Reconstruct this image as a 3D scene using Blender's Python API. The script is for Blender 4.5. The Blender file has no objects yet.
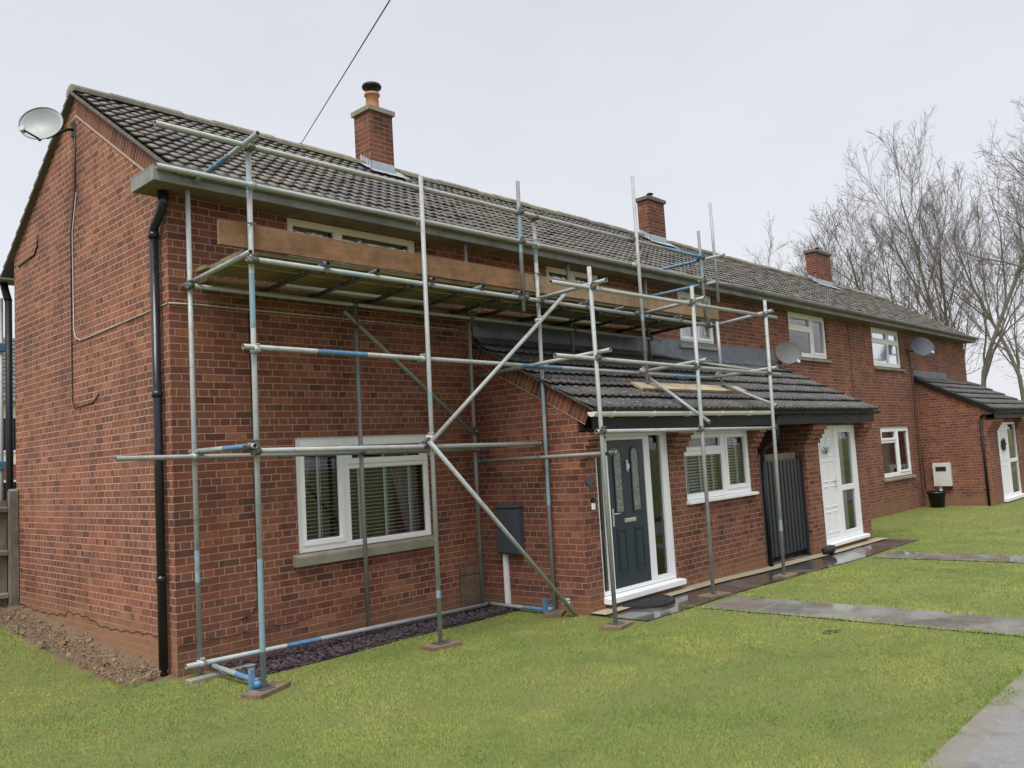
import bpy, math, random
import numpy as np
from mathutils import Vector, Matrix
random.seed(7); RNG = np.random.default_rng(7)
D = bpy.data; SC = bpy.context.scene; COL = SC.collection
ORG = {}

# ------------------------------------------------------------------ nodes
def new_mat(name):
    m = D.materials.new(name); m.use_nodes = True
    nt = m.node_tree; nt.nodes.clear()
    out = nt.nodes.new('ShaderNodeOutputMaterial'); b = nt.nodes.new('ShaderNodeBsdfPrincipled')
    nt.links.new(b.outputs[0], out.inputs[0])
    return m, nt, b
class N:
    def __init__(s, nt): s.nt = nt
    def node(s, t, **k):
        n = s.nt.nodes.new(t)
        for a, v in k.items(): setattr(n, a, v)
        return n
    def put(s, sock, v):
        if hasattr(v, 'node'): s.nt.links.new(v, sock)
        elif v is not None:
            if isinstance(v, (tuple, list)) and len(v) == 3 and sock.type == 'RGBA': v = (*v, 1)
            sock.default_value = v
    def coord(s, out='Object'):
        return s.node('ShaderNodeTexCoord').outputs[out]
    def pos(s): return s.node('ShaderNodeNewGeometry').outputs['Position']
    def noise(s, vec, scale, detail=3, rough=.55, dist=0.):
        n = s.node('ShaderNodeTexNoise'); s.put(n.inputs['Vector'], vec)
        n.inputs['Scale'].default_value = scale; n.inputs['Detail'].default_value = detail
        n.inputs['Roughness'].default_value = rough; n.inputs['Distortion'].default_value = dist
        return n.outputs['Fac']
    def ramp(s, f, pts):
        r = s.node('ShaderNodeValToRGB'); s.put(r.inputs[0], f)
        e = r.color_ramp.elements
        while len(e) < len(pts): e.new(.5)
        for i, (p, c) in enumerate(pts):
            e[i].position = p
            if not isinstance(c, (tuple, list)): c = (c, c, c)
            e[i].color = (*c[:3], 1)
        return r.outputs[0]
    def mix(s, f, a, b, mode='MIX'):
        n = s.node('ShaderNodeMix', data_type='RGBA', blend_type=mode)
        s.put(n.inputs[0], f); s.put(n.inputs[6], a); s.put(n.inputs[7], b)
        return n.outputs[2]
    def math(s, op, a, b=None, c=None):
        n = s.node('ShaderNodeMath', operation=op); s.put(n.inputs[0], a)
        if b is not None: s.put(n.inputs[1], b)
        if c is not None: s.put(n.inputs[2], c)
        return n.outputs[0]
    def bump(s, h, strength=.4, dist=.01, normal=None):
        n = s.node('ShaderNodeBump'); s.put(n.inputs['Height'], h)
        n.inputs['Strength'].default_value = strength; n.inputs['Distance'].default_value = dist
        if normal is not None: s.put(n.inputs['Normal'], normal)
        return n.outputs[0]
    def vscale(s, v, k):
        n = s.node('ShaderNodeMapping'); s.put(n.inputs['Vector'], v); n.inputs['Scale'].default_value = k
        return n.outputs[0]
    def sep(s, v):
        n = s.node('ShaderNodeSeparateXYZ'); s.put(n.inputs[0], v); return n.outputs
    def link(s, a, b): s.nt.links.new(a, b)

def simple(name, col, rough=.6, metal=0., var=.15, nscale=6., bump=0., bscale=60., spec=.5, dirt=None, dscale=2., rv=.1):
    m, nt, b = new_mat(name); n = N(nt); P = n.pos()
    f = n.noise(P, nscale, 4)
    c = n.mix(f, tuple(x*(1-var) for x in col), tuple(min(1, x*(1+var)) for x in col))
    if dirt:
        g = n.ramp(n.noise(P, dscale, 5, .65), [(.45, 0), (.7, 1)])
        c = n.mix(n.math('MULTIPLY', g, dirt[1]), c, dirt[0])
    n.put(b.inputs['Base Color'], c)
    r = n.ramp(n.noise(P, nscale*2.3, 3), [(.2, max(0, rough-rv)), (.8, min(1, rough+rv*1.2))])
    n.put(b.inputs['Roughness'], r); b.inputs['Metallic'].default_value = metal
    b.inputs['Specular IOR Level'].default_value = spec
    if bump: n.put(b.inputs['Normal'], n.bump(n.noise(P, bscale, 4), bump, .004))
    return m

def brick(name, offset=.5, sq=(1., 2), sh=0., tones=None, mortar=(.42, .275, .20), stain=True, dark=1., stretch=1.):
    m, nt, b = new_mat(name); n = N(nt)
    uv = n.coord('UV'); P = n.pos()
    # slight wobble of the courses
    wob = n.node('ShaderNodeTexNoise'); n.put(wob.inputs['Vector'], P); wob.inputs['Scale'].default_value = 5; wob.inputs['Detail'].default_value = 2
    vm = n.node('ShaderNodeVectorMath', operation='MULTIPLY_ADD'); n.put(vm.inputs[0], wob.outputs['Color'])
    vm.inputs[1].default_value = (.006, .005, 0); n.put(vm.inputs[2], uv)
    bt = n.node('ShaderNodeTexBrick'); bt.offset = offset; bt.squash = sq[0]; bt.squash_frequency = sq[1]
    n.put(bt.inputs['Vector'], vm.outputs[0])
    bt.inputs['Color1'].default_value = (0, 0, 0, 1); bt.inputs['Color2'].default_value = (1, 1, 1, 1); bt.inputs['Mortar'].default_value = (.5, .5, .5, 1)
    bt.inputs['Scale'].default_value = 1; bt.inputs['Mortar Size'].default_value = .0055; bt.inputs['Mortar Smooth'].default_value = .25
    bt.inputs['Brick Width'].default_value = .225; bt.inputs['Row Height'].default_value = .075
    tn = tones or [(0, (.045, .022, .020)), (.18, (.125, .038, .025)), (.38, (.20, .055, .032)), (.6, (.25, .072, .039)), (.78, (.17, .058, .036)), (.92, (.33, .108, .05)), (1, (.35, .135, .072))]
    tn = [(p, tuple(x*dark for x in c)) for p, c in tn]
    c = n.ramp(bt.outputs['Color'], tn)
    # drag / blotches inside a brick and large drifting tone
    f1 = n.noise(P, 22, 5, .7); c = n.mix(n.ramp(f1, [(.38, 0), (.62, .6)]), c, tuple(x*dark for x in (.13, .058, .045)))
    fs = n.noise(n.vscale(P, (1, 1, .22)), 3.2, 5, .65)
    c = n.mix(n.ramp(fs, [(.42, 0), (.72, .42)]), c, tuple(x*dark for x in (.36, .16, .10)))
    f3 = n.noise(P, .9, 5, .65); c = n.mix(n.ramp(f3, [(.33, .5), (.58, 0)]), c, tuple(x*dark for x in (.08, .04, .032)))
    mort = n.mix(n.noise(P, 9, 3), tuple(x*dark*.72 for x in mortar), tuple(min(1, x*dark*1.2) for x in mortar))
    # mortar smears over brick arrises
    sm = n.math('MULTIPLY', n.ramp(n.noise(P, 60, 3, .7), [(.55, 0), (.8, 1)]), .35)
    c = n.mix(sm, c, mort)
    mort = n.mix(n.ramp(n.noise(P, 1.6, 5, .7), [(.45, 0), (.68, .55)]), mort, tuple(x*dark for x in (.13, .085, .06)))
    fac = bt.outputs['Fac']
    c = n.mix(fac, c, mort)
    if stain:   # green/yellow weathering of the plinth courses
        z = n.sep(P)[2]
        g = n.math('MULTIPLY', n.ramp(n.math('ADD', n.math('SUBTRACT', z, sh), n.math('MULTIPLY', n.noise(P, 2.2, 4), .5)), [(.28, 1), (.55, 0)]), .62+sh*.6)
        c = n.mix(g, c, (.31, .165, .09) if sh else (.25, .14, .075))
    n.put(b.inputs['Base Color'], c)
    b.inputs['Roughness'].default_value = .85; b.inputs['Specular IOR Level'].default_value = .3
    h = n.math('SUBTRACT', n.math('MULTIPLY', n.noise(P, 90, 4, .7), .35), fac)
    n.put(b.inputs['Normal'], n.bump(h, .75, .006))
    return m

M = {}
M['brick'] = brick('brickwork', sq=(.5, 4))  # front brick, toned darker to carry the platform's shade in its colour
M['brick_gable_lit'] = brick('lit_gable_brickwork', sq=(.5, 2), sh=.24, mortar=(.54, .35, .26), tones=[(0, (.11, .048, .037)), (.25, (.21, .070, .046)), (.5, (.29, .094, .056)), (.75, (.335, .118, .068)), (.92, (.40, .15, .08)), (1, (.42, .19, .11))])  # lighter brick copy; the stronger light on the gable is in its tones
M['brick_edge'] = brick('brick_on_edge', offset=0., stain=False)
M['brick_stack'] = brick('chimney_brickwork', stain=False, dark=.82)
M['mortar'] = simple('pale_mortar', (.45, .34, .25), .9, var=.25, nscale=20)

def tile_mat(name, base, lichen, lamt, speck):
    m, nt, b = new_mat(name); n = N(nt); P = n.pos()
    uv = n.coord('UV')
    wn = n.node('ShaderNodeTexWhiteNoise', noise_dimensions='2D')
    fl = n.node('ShaderNodeVectorMath', operation='FLOOR'); n.put(fl.inputs[0], uv); n.put(wn.inputs['Vector'], fl.outputs[0])
    c = n.mix(wn.outputs['Value'], tuple(x*.7 for x in base), tuple(x*1.35 for x in base))
    c = n.mix(n.ramp(n.noise(P, 3, 5, .7), [(.35, 0), (.7, .8)]), c, tuple(x*.6 for x in base))
    c = n.mix(n.math('MULTIPLY', n.ramp(n.noise(P, 1.1, 6, .75), [(.45, 0), (.62, 1)]), lamt), c, lichen)
    c = n.mix(n.math('MULTIPLY', n.ramp(n.noise(P, 38, 3, .7), [(.58, 0), (.66, 1)]), speck), c, (.42, .41, .36))
    n.put(b.inputs['Base Color'], c); b.inputs['Roughness'].default_value = .62
    n.put(b.inputs['Normal'], n.bump(n.noise(P, 70, 4, .7), .5, .006))
    return m
M['tile'] = tile_mat('concrete_roof_tile', (.128, .114, .112), (.20, .175, .10), .4, .85)
M['tile_porch'] = tile_mat('granular_porch_tile', (.062, .056, .056), (.12, .11, .10), .35, .8)
M['ridge'] = tile_mat('mossy_ridge_tile', (.16, .145, .12), (.28, .27, .15), .9, .5)
M['upvc'] = simple('white_upvc', (.85, .86, .87), .5, var=.01, dirt=((.62, .62, .58), .08), dscale=1.2, rv=.01, spec=.3)
M['cream'] = simple('aged_cream_frame', (.84, .82, .75), .4, var=.06, dirt=((.5, .48, .4), .15), dscale=3)
M['sill'] = simple('weathered_concrete', (.27, .25, .20), .9, var=.25, nscale=5, bump=.4, dirt=((.12, .13, .08), .6), dscale=3)
M['concrete'] = simple('grey_concrete', (.30, .285, .25), .85, var=.2, nscale=4, bump=.4, dirt=((.13, .13, .10), .6), dscale=2.)
M['fascia'] = simple('weathered_grey_board', (.25, .255, .26), .75, var=.25, nscale=5, dirt=((.13, .13, .12), .75), dscale=3.5)
M['cap'] = simple('sooty_cap_concrete', (.13, .115, .10), .9, var=.3, nscale=8)
M['soffit'] = simple('shaded_dingy_soffit_board', (.18, .15, .11), .85, var=.2, nscale=2.5, dirt=((.09, .07, .05), .9), dscale=2.)  # base darkened for the shade under the eaves, with dirt blotches over it
M['black'] = simple('black_plastic', (.010, .011, .015), .5, var=.25, nscale=8, spec=.3)
M['black_gloss'] = simple('black_painted_iron', (.012, .014, .020), .22, var=.2)
M['anthracite'] = simple('anthracite_paint', (.019, .023, .032), .38, var=.12, nscale=9)
M['door_blue'] = simple('dark_slate_blue_door', (.021, .036, .052), .33, var=.08, nscale=5)
M['chrome'] = simple('satin_chrome', (.75, .75, .76), .25, metal=1., var=.04)
M['lead'] = simple('lead_sheet', (.125, .138, .165), .45, metal=.25, var=.25, nscale=7, bump=.3, bscale=12, dirt=((.26, .28, .31), .4), dscale=3)
M['lead_light'] = simple('bright_lead_sheet', (.40, .44, .50), .45, metal=.2, var=.2, nscale=9, bump=.3, bscale=12)
M['terracotta'] = simple('terracotta_pot', (.50, .235, .13), .8, var=.12)
M['rubber'] = simple('black_rubber', (.02, .021, .024), .7, var=.3, nscale=30, bump=.5, bscale=80)
M['pot_plastic'] = simple('dark_pot_plastic', (.014, .016, .02), .45, var=.3)
M['cable_white'] = simple('grey_white_cable', (.5, .48, .46), .6)
M['cable_black'] = simple('black_cable', (.02, .02, .022), .6)
M['gutter_white'] = simple('cream_gutter', (.84, .83, .78), .35, var=.03, dirt=((.5, .48, .42), .15), dscale=4)
M['darkroom'] = simple('unlit_interior_black', (.035, .035, .045), .9)  # near-black colour stands in for the darkness of unlit rooms
M['blind'] = simple('white_blind_slat', (.88, .88, .86), .5, var=.02)
M['tape'] = simple('pale_ladder_tape', (.80, .88, .97), .7, var=.03)
M['curtain'] = simple('beige_curtain', (.40, .37, .30), .95, var=.1)
M['net'] = simple('white_net_curtain', (.66, .68, .68), .95, var=.06)
M['timber'] = None
def wood(name, c1, c2, axis=(1.2, 14, 14), rough=.8, stain=None):
    m, nt, b = new_mat(name); n = N(nt); P = n.pos()
    g = n.noise(n.vscale(P, axis), 3, 5, .6, .6)
    c = n.mix(n.ramp(g, [(.3, 0), (.7, 1)]), c1, c2)
    c = n.mix(n.ramp(n.noise(n.vscale(P, tuple(2*q for q in axis)), 5, 4, .7), [(.5, 0), (.7, .5)]), c, tuple(x*.45 for x in c1))
    c = n.mix(n.math('MULTIPLY', n.ramp(n.noise(P, 2.3, 6, .75), [(.43, 0), (.62, 1)]), .7), c, stain or tuple(x*.5 for x in c1))
    n.put(b.inputs['Base Color'], c); b.inputs['Roughness'].default_value = rough
    n.put(b.inputs['Normal'], n.bump(g, .35, .004))
    return m
M['board'] = wood('scaffold_board_timber', (.235, .118, .055), (.33, .18, .092))
M['board_sandy'] = wood('sandy_board_timber', (.29, .19, .11), (.38, .26, .155))
M['board_old'] = wood('old_underside_timber', (.22, .18, .085), (.30, .245, .13))
M['board_new'] = wood('fresh_sawn_timber', (.40, .31, .21), (.50, .40, .28))
M['sole'] = wood('damp_sole_timber', (.17, .115, .075), (.25, .18, .125))
M['fence'] = wood('grey_weathered_fence', (.16, .14, .11), (.26, .23, .185), axis=(14, 14, 1.2))
M['gate'] = M['anthracite']

def tube_mat(name, col, blue=False):
    m, nt, b = new_mat(name); n = N(nt); P = n.pos()
    f = n.noise(P, 3.5, 5, .7)
    c = n.mix(f, tuple(x*.7 for x in col), tuple(x*1.3 for x in col))
    c = n.mix(n.math('MULTIPLY', n.ramp(n.noise(P, 17, 5, .7), [(.5, 0), (.7, 1)]), .55), c, (.25, .22, .19) if not blue else (.36, .38, .38))
    c = n.mix(n.math('MULTIPLY', n.ramp(n.noise(P, 2.1, 4, .6), [(.56, 0), (.66, 1)]), .5), c, (.20, .36, .46))
    c = n.mix(n.math('MULTIPLY', n.ramp(n.noise(P, 6.5, 6, .8), [(.57, 0), (.66, 1)]), .6), c, (.20, .105, .06))
    c = n.mix(n.math('MULTIPLY', n.ramp(n.noise(P, 45, 3, .7), [(.62, 0), (.68, 1)]), .5), c, (.46, .45, .42))
    n.put(b.inputs['Base Color'], c); b.inputs['Metallic'].default_value = .08
    n.put(b.inputs['Roughness'], n.ramp(n.noise(P, 12, 3), [(.2, .38), (.8, .62)]))
    n.put(b.inputs['Normal'], n.bump(n.noise(P, 130, 3), .25, .002))
    return m
M['tube'] = tube_mat('galvanised_tube', (.355, .375, .37))
M['tube_dark'] = tube_mat('dull_old_tube', (.22, .225, .21))
M['tube_shaded'] = tube_mat('platform_shaded_tube', (.05, .055, .062))  # dark colour holds the shade beneath the platform boards
M['blue'] = tube_mat('blue_painted_tube', (.075, .21, .37), True)
M['blue_faded'] = tube_mat('faded_blue_tube', (.22, .33, .38), True)
M['coupler'] = simple('oily_steel_coupler', (.13, .13, .12), .5, metal=.5, var=.4, nscale=40)
M['coupler_pale'] = simple('zinc_coupler', (.42, .43, .41), .5, metal=.3, var=.3, nscale=40)
M['dish'] = simple('pale_grey_dish', (.30, .325, .335), .4, var=.08, dirt=((.3, .3, .28), .3))
M['dish_mid'] = simple('mid_grey_dish', (.13, .135, .135), .75, var=.1)
M['dish_dark'] = simple('dark_grey_dish', (.075, .083, .10), .8, var=.12)
M['meter'] = simple('dark_grey_meter_box', (.056, .066, .085), .45, var=.2, nscale=7)
M['meter_white'] = simple('white_meter_box', (.62, .61, .58), .5, var=.06)

def glass_mat(name, tint=(.90, .93, .92), refl=1., wavy=0.):
    m = D.materials.new(name); m.use_nodes = True; nt = m.node_tree; nt.nodes.clear(); n = N(nt)
    out = n.node('ShaderNodeOutputMaterial')
    tr = n.node('ShaderNodeBsdfTransparent'); n.put(tr.inputs[0], tint)
    gl = n.node('ShaderNodeBsdfGlossy'); n.put(gl.inputs[0], (.95, .97, 1)); gl.inputs['Roughness'].default_value = .03
    fr = n.node('ShaderNodeFresnel'); fr.inputs['IOR'].default_value = 1.6
    if wavy:
        nm = n.bump(n.noise(n.pos(), 14, 3), wavy, .02); n.link(nm, gl.inputs['Normal']); n.link(nm, fr.inputs['Normal'])
    f = n.math('MINIMUM', n.math('MULTIPLY', fr.outputs[0], 1.6*refl), 1.)
    ms = n.node('ShaderNodeMixShader'); n.link(f, ms.inputs[0]); n.link(tr.outputs[0], ms.inputs[1]); n.link(gl.outputs[0], ms.inputs[2])
    n.link(ms.outputs[0], out.inputs[0])
    return m
M['glass'] = glass_mat('window_glass', refl=.75)
M['glass_up'] = glass_mat('upstairs_window_glass', refl=2.6, wavy=.12)
def leaded():
    m, nt, b = new_mat('patterned_door_glass'); n = N(nt); P = n.pos()
    v = n.node('ShaderNodeTexVoronoi', feature='DISTANCE_TO_EDGE'); n.put(v.inputs['Vector'], n.vscale(P, (1, 1, .55))); v.inputs['Scale'].default_value = 27
    e = n.ramp(v.outputs['Distance'], [(.03, 1), (.09, 0)])
    c = n.mix(n.noise(P, 9, 3), (.05, .065, .058), (.20, .245, .21)); c = n.mix(e, c, (.27, .28, .25))
    n.put(b.inputs['Base Color'], c); b.inputs['Roughness'].default_value = .12; b.inputs['Specular IOR Level'].default_value = .9
    n.put(b.inputs['Normal'], n.bump(n.noise(P, 60, 3), .5, .01)); return m
M['leaded'] = leaded()

# ------------------------------------------------------------------ mesh builder (world coordinates)
class MB:
    def __init__(s): s.v = []; s.f = []; s.uv = {}; s.mi = []; s.smooth = []; s.cur = 0; s.sm = False
    def face(s, idx, uv=None):
        s.f.append(tuple(idx)); s.mi.append(s.cur); s.smooth.append(s.sm)
        if uv: s.uv[len(s.f)-1] = uv
    def quad(s, *p, uv=None):
        b = len(s.v); s.v.extend(tuple(q) for q in p); s.face(range(b, b+len(p)), uv); return s
    def box(s, x0, x1, y0, y1, z0, z1):
        if x0 > x1: x0, x1 = x1, x0
        if y0 > y1: y0, y1 = y1, y0
        if z0 > z1: z0, z1 = z1, z0
        b = len(s.v)
        s.v.extend([(x0,y0,z0),(x1,y0,z0),(x1,y1,z0),(x0,y1,z0),(x0,y0,z1),(x1,y0,z1),(x1,y1,z1),(x0,y1,z1)])
        for q in ((0,3,2,1),(4,5,6,7),(0,1,5,4),(1,2,6,5),(2,3,7,6),(3,0,4,7)): s.face([b+i for i in q])
        return s
    def obox(s, c, ax, ay, az):   # oriented box: centre and three half vectors
        c = Vector(c); ax = Vector(ax); ay = Vector(ay); az = Vector(az); b = len(s.v)
        for sx, sy, sz in ((-1,-1,-1),(1,-1,-1),(1,1,-1),(-1,1,-1),(-1,-1,1),(1,-1,1),(1,1,1),(-1,1,1)):
            s.v.append(tuple(c+ax*sx+ay*sy+az*sz))
        for q in ((0,3,2,1),(4,5,6,7),(0,1,5,4),(1,2,6,5),(2,3,7,6),(3,0,4,7)): s.face([b+i for i in q])
        return s
    def prism_x(s, poly, x0, x1):  # poly of (y,z), seen from -x counter-clockwise or not: faces are re-oriented later
        b = len(s.v); n = len(poly)
        s.v.extend([(x0, y, z) for y, z in poly]); s.v.extend([(x1, y, z) for y, z in poly])
        s.face(range(b, b+n)); s.face(range(b+2*n-1, b+n-1, -1))
        for i in range(n):
            j = (i+1) % n; s.face((b+i, b+n+i, b+n+j, b+j))
        return s
    def prism_y(s, poly, y0, y1):
        b = len(s.v); n = len(poly)
        s.v.extend([(x, y0, z) for x, z in poly]); s.v.extend([(x, y1, z) for x, z in poly])
        s.face(range(b, b+n)); s.face(range(b+2*n-1, b+n-1, -1))
        for i in range(n):
            j = (i+1) % n; s.face((b+i, b+n+i, b+n+j, b+j))
        return s
    def tube(s, pts, r, n=10, cap=True, hollow=0.):
        pts = [Vector(p) for p in pts]; rs = r if isinstance(r, (list, tuple)) else [r]*len(pts)
        up = None; rings = []; sm = s.sm; s.sm = True
        for i, p in enumerate(pts):
            t = (pts[min(i+1, len(pts)-1)]-pts[max(i-1, 0)]).normalized()
            if up is None:
                up = t.orthogonal().normalized()
            up = (up-t*up.dot(t)).normalized(); w = t.cross(up)
            b = len(s.v)
            for k in range(n):
                a = 2*math.pi*k/n; s.v.append(tuple(p+(up*math.cos(a)+w*math.sin(a))*rs[i]))
            rings.append(b)
        for a, b in zip(rings, rings[1:]):
            for k in range(n): s.face((a+k, a+(k+1) % n, b+(k+1) % n, b+k))
        s.sm = False
        if cap:
            for e, (ring, p, q) in enumerate(((rings[0], pts[0], pts[1]), (rings[-1], pts[-1], pts[-2]))):
                if hollow:
                    t = (q-p).normalized(); c = Vector(p); b = len(s.v)
                    for k in range(n):
                        v = Vector(s.v[ring+k]); s.v.append(tuple(c+(v-c)*hollow))
                    for k in range(n):
                        v = Vector(s.v[ring+k]); s.v.append(tuple(c+(v-c)*hollow+t*.12))
                    for k in range(n):
                        kk = (k+1) % n; s.face((ring+k, b+k, b+kk, ring+kk)); s.face((b+k, b+n+k, b+n+kk, b+kk))
                    s.face([b+n+k for k in range(n)])
                else:
                    s.face([ring+k for k in range(n)])
        s.sm = sm; return s
    def cyl(s, c, r, z0, z1, n=24, r2=None):
        return s.tube([(c[0], c[1], z0), (c[0], c[1], z1)], [r, r2 if r2 is not None else r], n)
    def build(s, name, mats, parent=None, recalc=True, bevel=0.):
        if not isinstance(mats, (list, tuple)): mats = [mats]
        o3 = Vector((0, 0, 0))
        if parent is not None: o3 = ORG.get(parent.name, Vector((0, 0, 0)))
        elif getattr(s, 'origin', None) is not None: o3 = Vector(s.origin)
        me = D.meshes.new(name)
        V = [(x-o3.x, y-o3.y, z-o3.z) for x, y, z in s.v]
        me.from_pydata(V, [], s.f)
        for m in mats: me.materials.append(m)
        me.polygons.foreach_set('material_index', s.mi); me.polygons.foreach_set('use_smooth', s.smooth)
        uvl = me.uv_layers.new(name='UVMap'); W = s.v
        for p in me.polygons:
            if p.index in s.uv:
                for li, uv in zip(p.loop_indices, s.uv[p.index]): uvl.data[li].uv = uv
                continue
            nx, ny, nz = abs(p.normal.x), abs(p.normal.y), abs(p.normal.z)
            for li in p.loop_indices:
                x, y, z = W[me.loops[li].vertex_index]
                uvl.data[li].uv = (x, z) if (ny >= nx and ny >= nz) else ((y+.1125, z) if nx >= nz else (x, y))
        if recalc:
            import bmesh
            bm = bmesh.new(); bm.from_mesh(me); bmesh.ops.recalc_face_normals(bm, faces=bm.faces)
            bm.to_mesh(me); bm.free()
        ob = D.objects.new(name, me); COL.objects.link(ob)
        if parent is not None: ob.parent = parent
        else: ob.location = o3
        ORG[ob.name] = o3
        if bevel:
            bv = ob.modifiers.new('bevel', 'BEVEL'); bv.width = bevel; bv.segments = 2; bv.limit_method = 'ANGLE'
        return ob
def thing(name, loc, label, cat, group=None, kind=None):
    o = D.objects.new(name, None); COL.objects.link(o); o.location = loc; o.empty_display_size = .2
    ORG[o.name] = Vector(loc); return tag(o, label, cat, group, kind)
def tag(o, label=None, cat=None, group=None, kind=None):
    if label: o['label'] = label
    if cat: o['category'] = cat
    if group: o['group'] = group
    if kind: o['kind'] = kind
    return o
def ss(a, b, x):
    t = np.clip((x-a)/(b-a), 0, 1); return t*t*(3-2*t)
def gz(x, y):
    x = np.asarray(x, float); y = np.asarray(y, float)
    z = -.10*ss(5, 12, x)-.07*ss(12, 21, x)
    z = z+.26*ss(-.3, 5, y)*(1-ss(0, 6, x)*1.)*(1-ss(-30, -60, x))
    return z+0.006*np.sin(x*1.9+y*.7)*np.sin(y*1.7-x*.6)-.35*ss(30, 60, np.hypot(x, y))
def wall_y(mb, y, x0, x1, z0, z1, holes, t=.26, reveal=None):
    """wall in the xz plane whose outside face is at y, thickness t going to +y, with rectangular holes"""
    xs = sorted({x0, x1, *[h[0] for h in holes], *[h[1] for h in holes]}); zs = sorted({z0, z1, *[h[2] for h in holes], *[h[3] for h in holes]})
    def hole(a, b, c, d): return any(h[0]-1e-6 <= a and b <= h[1]+1e-6 and h[2]-1e-6 <= c and d <= h[3]+1e-6 for h in holes)
    for a, b in zip(xs, xs[1:]):
        for c, d in zip(zs, zs[1:]):
            if hole(a, b, c, d): continue
            mb.quad((a, y, c), (b, y, c), (b, y, d), (a, y, d)); mb.quad((b, y+t, c), (a, y+t, c), (a, y+t, d), (b, y+t, d))
    for a, b, c, d in holes:
        mb.quad((a, y, c), (a, y, d), (a, y+t, d), (a, y+t, c)); mb.quad((b, y, d), (b, y, c), (b, y+t, c), (b, y+t, d))
        mb.quad((a, y, d), (b, y, d), (b, y+t, d), (a, y+t, d))
        if c > z0: mb.quad((b, y, c), (a, y, c), (a, y+t, c), (b, y+t, c))
    mb.quad((x0, y, z0), (x0, y, z1), (x0, y+t, z1), (x0, y+t, z0)); mb.quad((x1, y, z1), (x1, y, z0), (x1, y+t, z0), (x1, y+t, z1))
    mb.quad((x0, y, z1), (x1, y, z1), (x1, y+t, z1), (x0, y+t, z1))
    return mb
CAMV = (0.817507, 0.084701, -0.058681, 843.3363, (-3.71639, -8.06522, 1.92055))
# ------------------------------------------------------------------ houses
EX0, EXE = -.28, 26.95
H_SOF = 4.735
ANG = math.radians(32.8)
RT = math.tan(ANG)
RY, RZ = 2.35, 6.575
EY = -.39; EZ = RZ-(RY-EY)*RT      # lower edge of the tiles
def roof_z(y): return RZ-abs(y-RY)*RT

def tiles(x0, x1, ylo, zlo, yhi, zhi, period=.15, gauge=.215, amp=.0125, step=.034, seed=0, base=.018):
    """interlocking roll tiles laid in courses from (ylo,zlo) up to (yhi,zhi)"""
    mb = MB(); mb.sm = False
    L = math.hypot(yhi-ylo, zhi-zlo); d = Vector((0, (yhi-ylo)/L, (zhi-zlo)/L)); nrm = Vector((0, -d.z, d.y)) if d.y > 0 else Vector((0, d.z, -d.y))
    nr = max(1, round(L/gauge)); g = L/nr
    nx = max(4, int(round((x1-x0)/period*6))); xs = np.linspace(x0, x1, nx+1)
    ph = (xs/period) % 1.
    prof = amp*(np.clip(np.cos(2*np.pi*(ph-.5)), -.35, 1))   # flat pan, rounded roll
    rng = np.random.default_rng(seed)
    tilei = np.floor(xs/(period*2)).astype(int)
    for r in range(nr):
        jit = rng.normal(0, .0025, tilei.max()-tilei.min()+2)[tilei-tilei.min()]
        b = len(mb.v)
        for (s_, lift) in ((r*g-.03, step), (r*g+g*.5, step*.55), ((r+1)*g+.01, .002)):
            for k, x in enumerate(xs):
                p = Vector((x, ylo, zlo))+d*(min(s_, L)+ (jit[k]*1.2 if s_ < r*g else 0))+nrm*(prof[k]+lift+jit[k]+base)
                mb.v.append(tuple(p))
        lift0 = step
        # thin front lip, then back underneath: the rolls stay open and dark
        for k, x in enumerate(xs):
            p = Vector((x, ylo, zlo))+d*(r*g-.03+jit[k]*1.2)+nrm*(prof[k]+lift0-.013+jit[k]+base)
            mb.v.append(tuple(p))
        for k, x in enumerate(xs):
            mb.v.append(tuple(Vector((x, ylo, zlo))+d*(r*g+.06)+nrm*(base-.012)))
        m_ = nx+1
        for k in range(nx):
            uvk = [(tilei[k]+.5, r+.5)]*4
            mb.sm = True
            mb.face((b+k, b+k+1, b+m_+k+1, b+m_+k), uvk); mb.face((b+m_+k, b+m_+k+1, b+2*m_+k+1, b+2*m_+k), uvk)
            mb.sm = False
            mb.face((b+3*m_+k, b+3*m_+k+1, b+k+1, b+k), uvk); mb.face((b+4*m_+k, b+4*m_+k+1, b+3*m_+k+1, b+3*m_+k), uvk)
    # flat deck under the tiles and closed verges
    a = Vector((0, ylo, zlo)); c = Vector((0, yhi, zhi)); th = nrm*(.028)
    for (xa, xb) in ((x0, x1),):
        q = [(xa, *(a)[1:]), (xb, *(a)[1:]), (xb, *(c)[1:]), (xa, *(c)[1:])]
        mb.quad(*q, uv=[(.5, .5)]*4)
        for xe in (xa+.001, xb-.001):
            a2 = a+th; c2 = c+th
            mb.quad((xe, a.y, a.z), (xe, c.y, c.z), (xe, c2.y, c2.z), (xe, a2.y, a2.z), uv=[(.5, .5)]*4)
        a2 = a+th
        mb.quad((xa, a.y, a.z), (xb, a.y, a.z), (xb, a2.y, a2.z), (xa, a2.y, a2.z), uv=[(.5, .5)]*4)
    return mb

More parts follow.
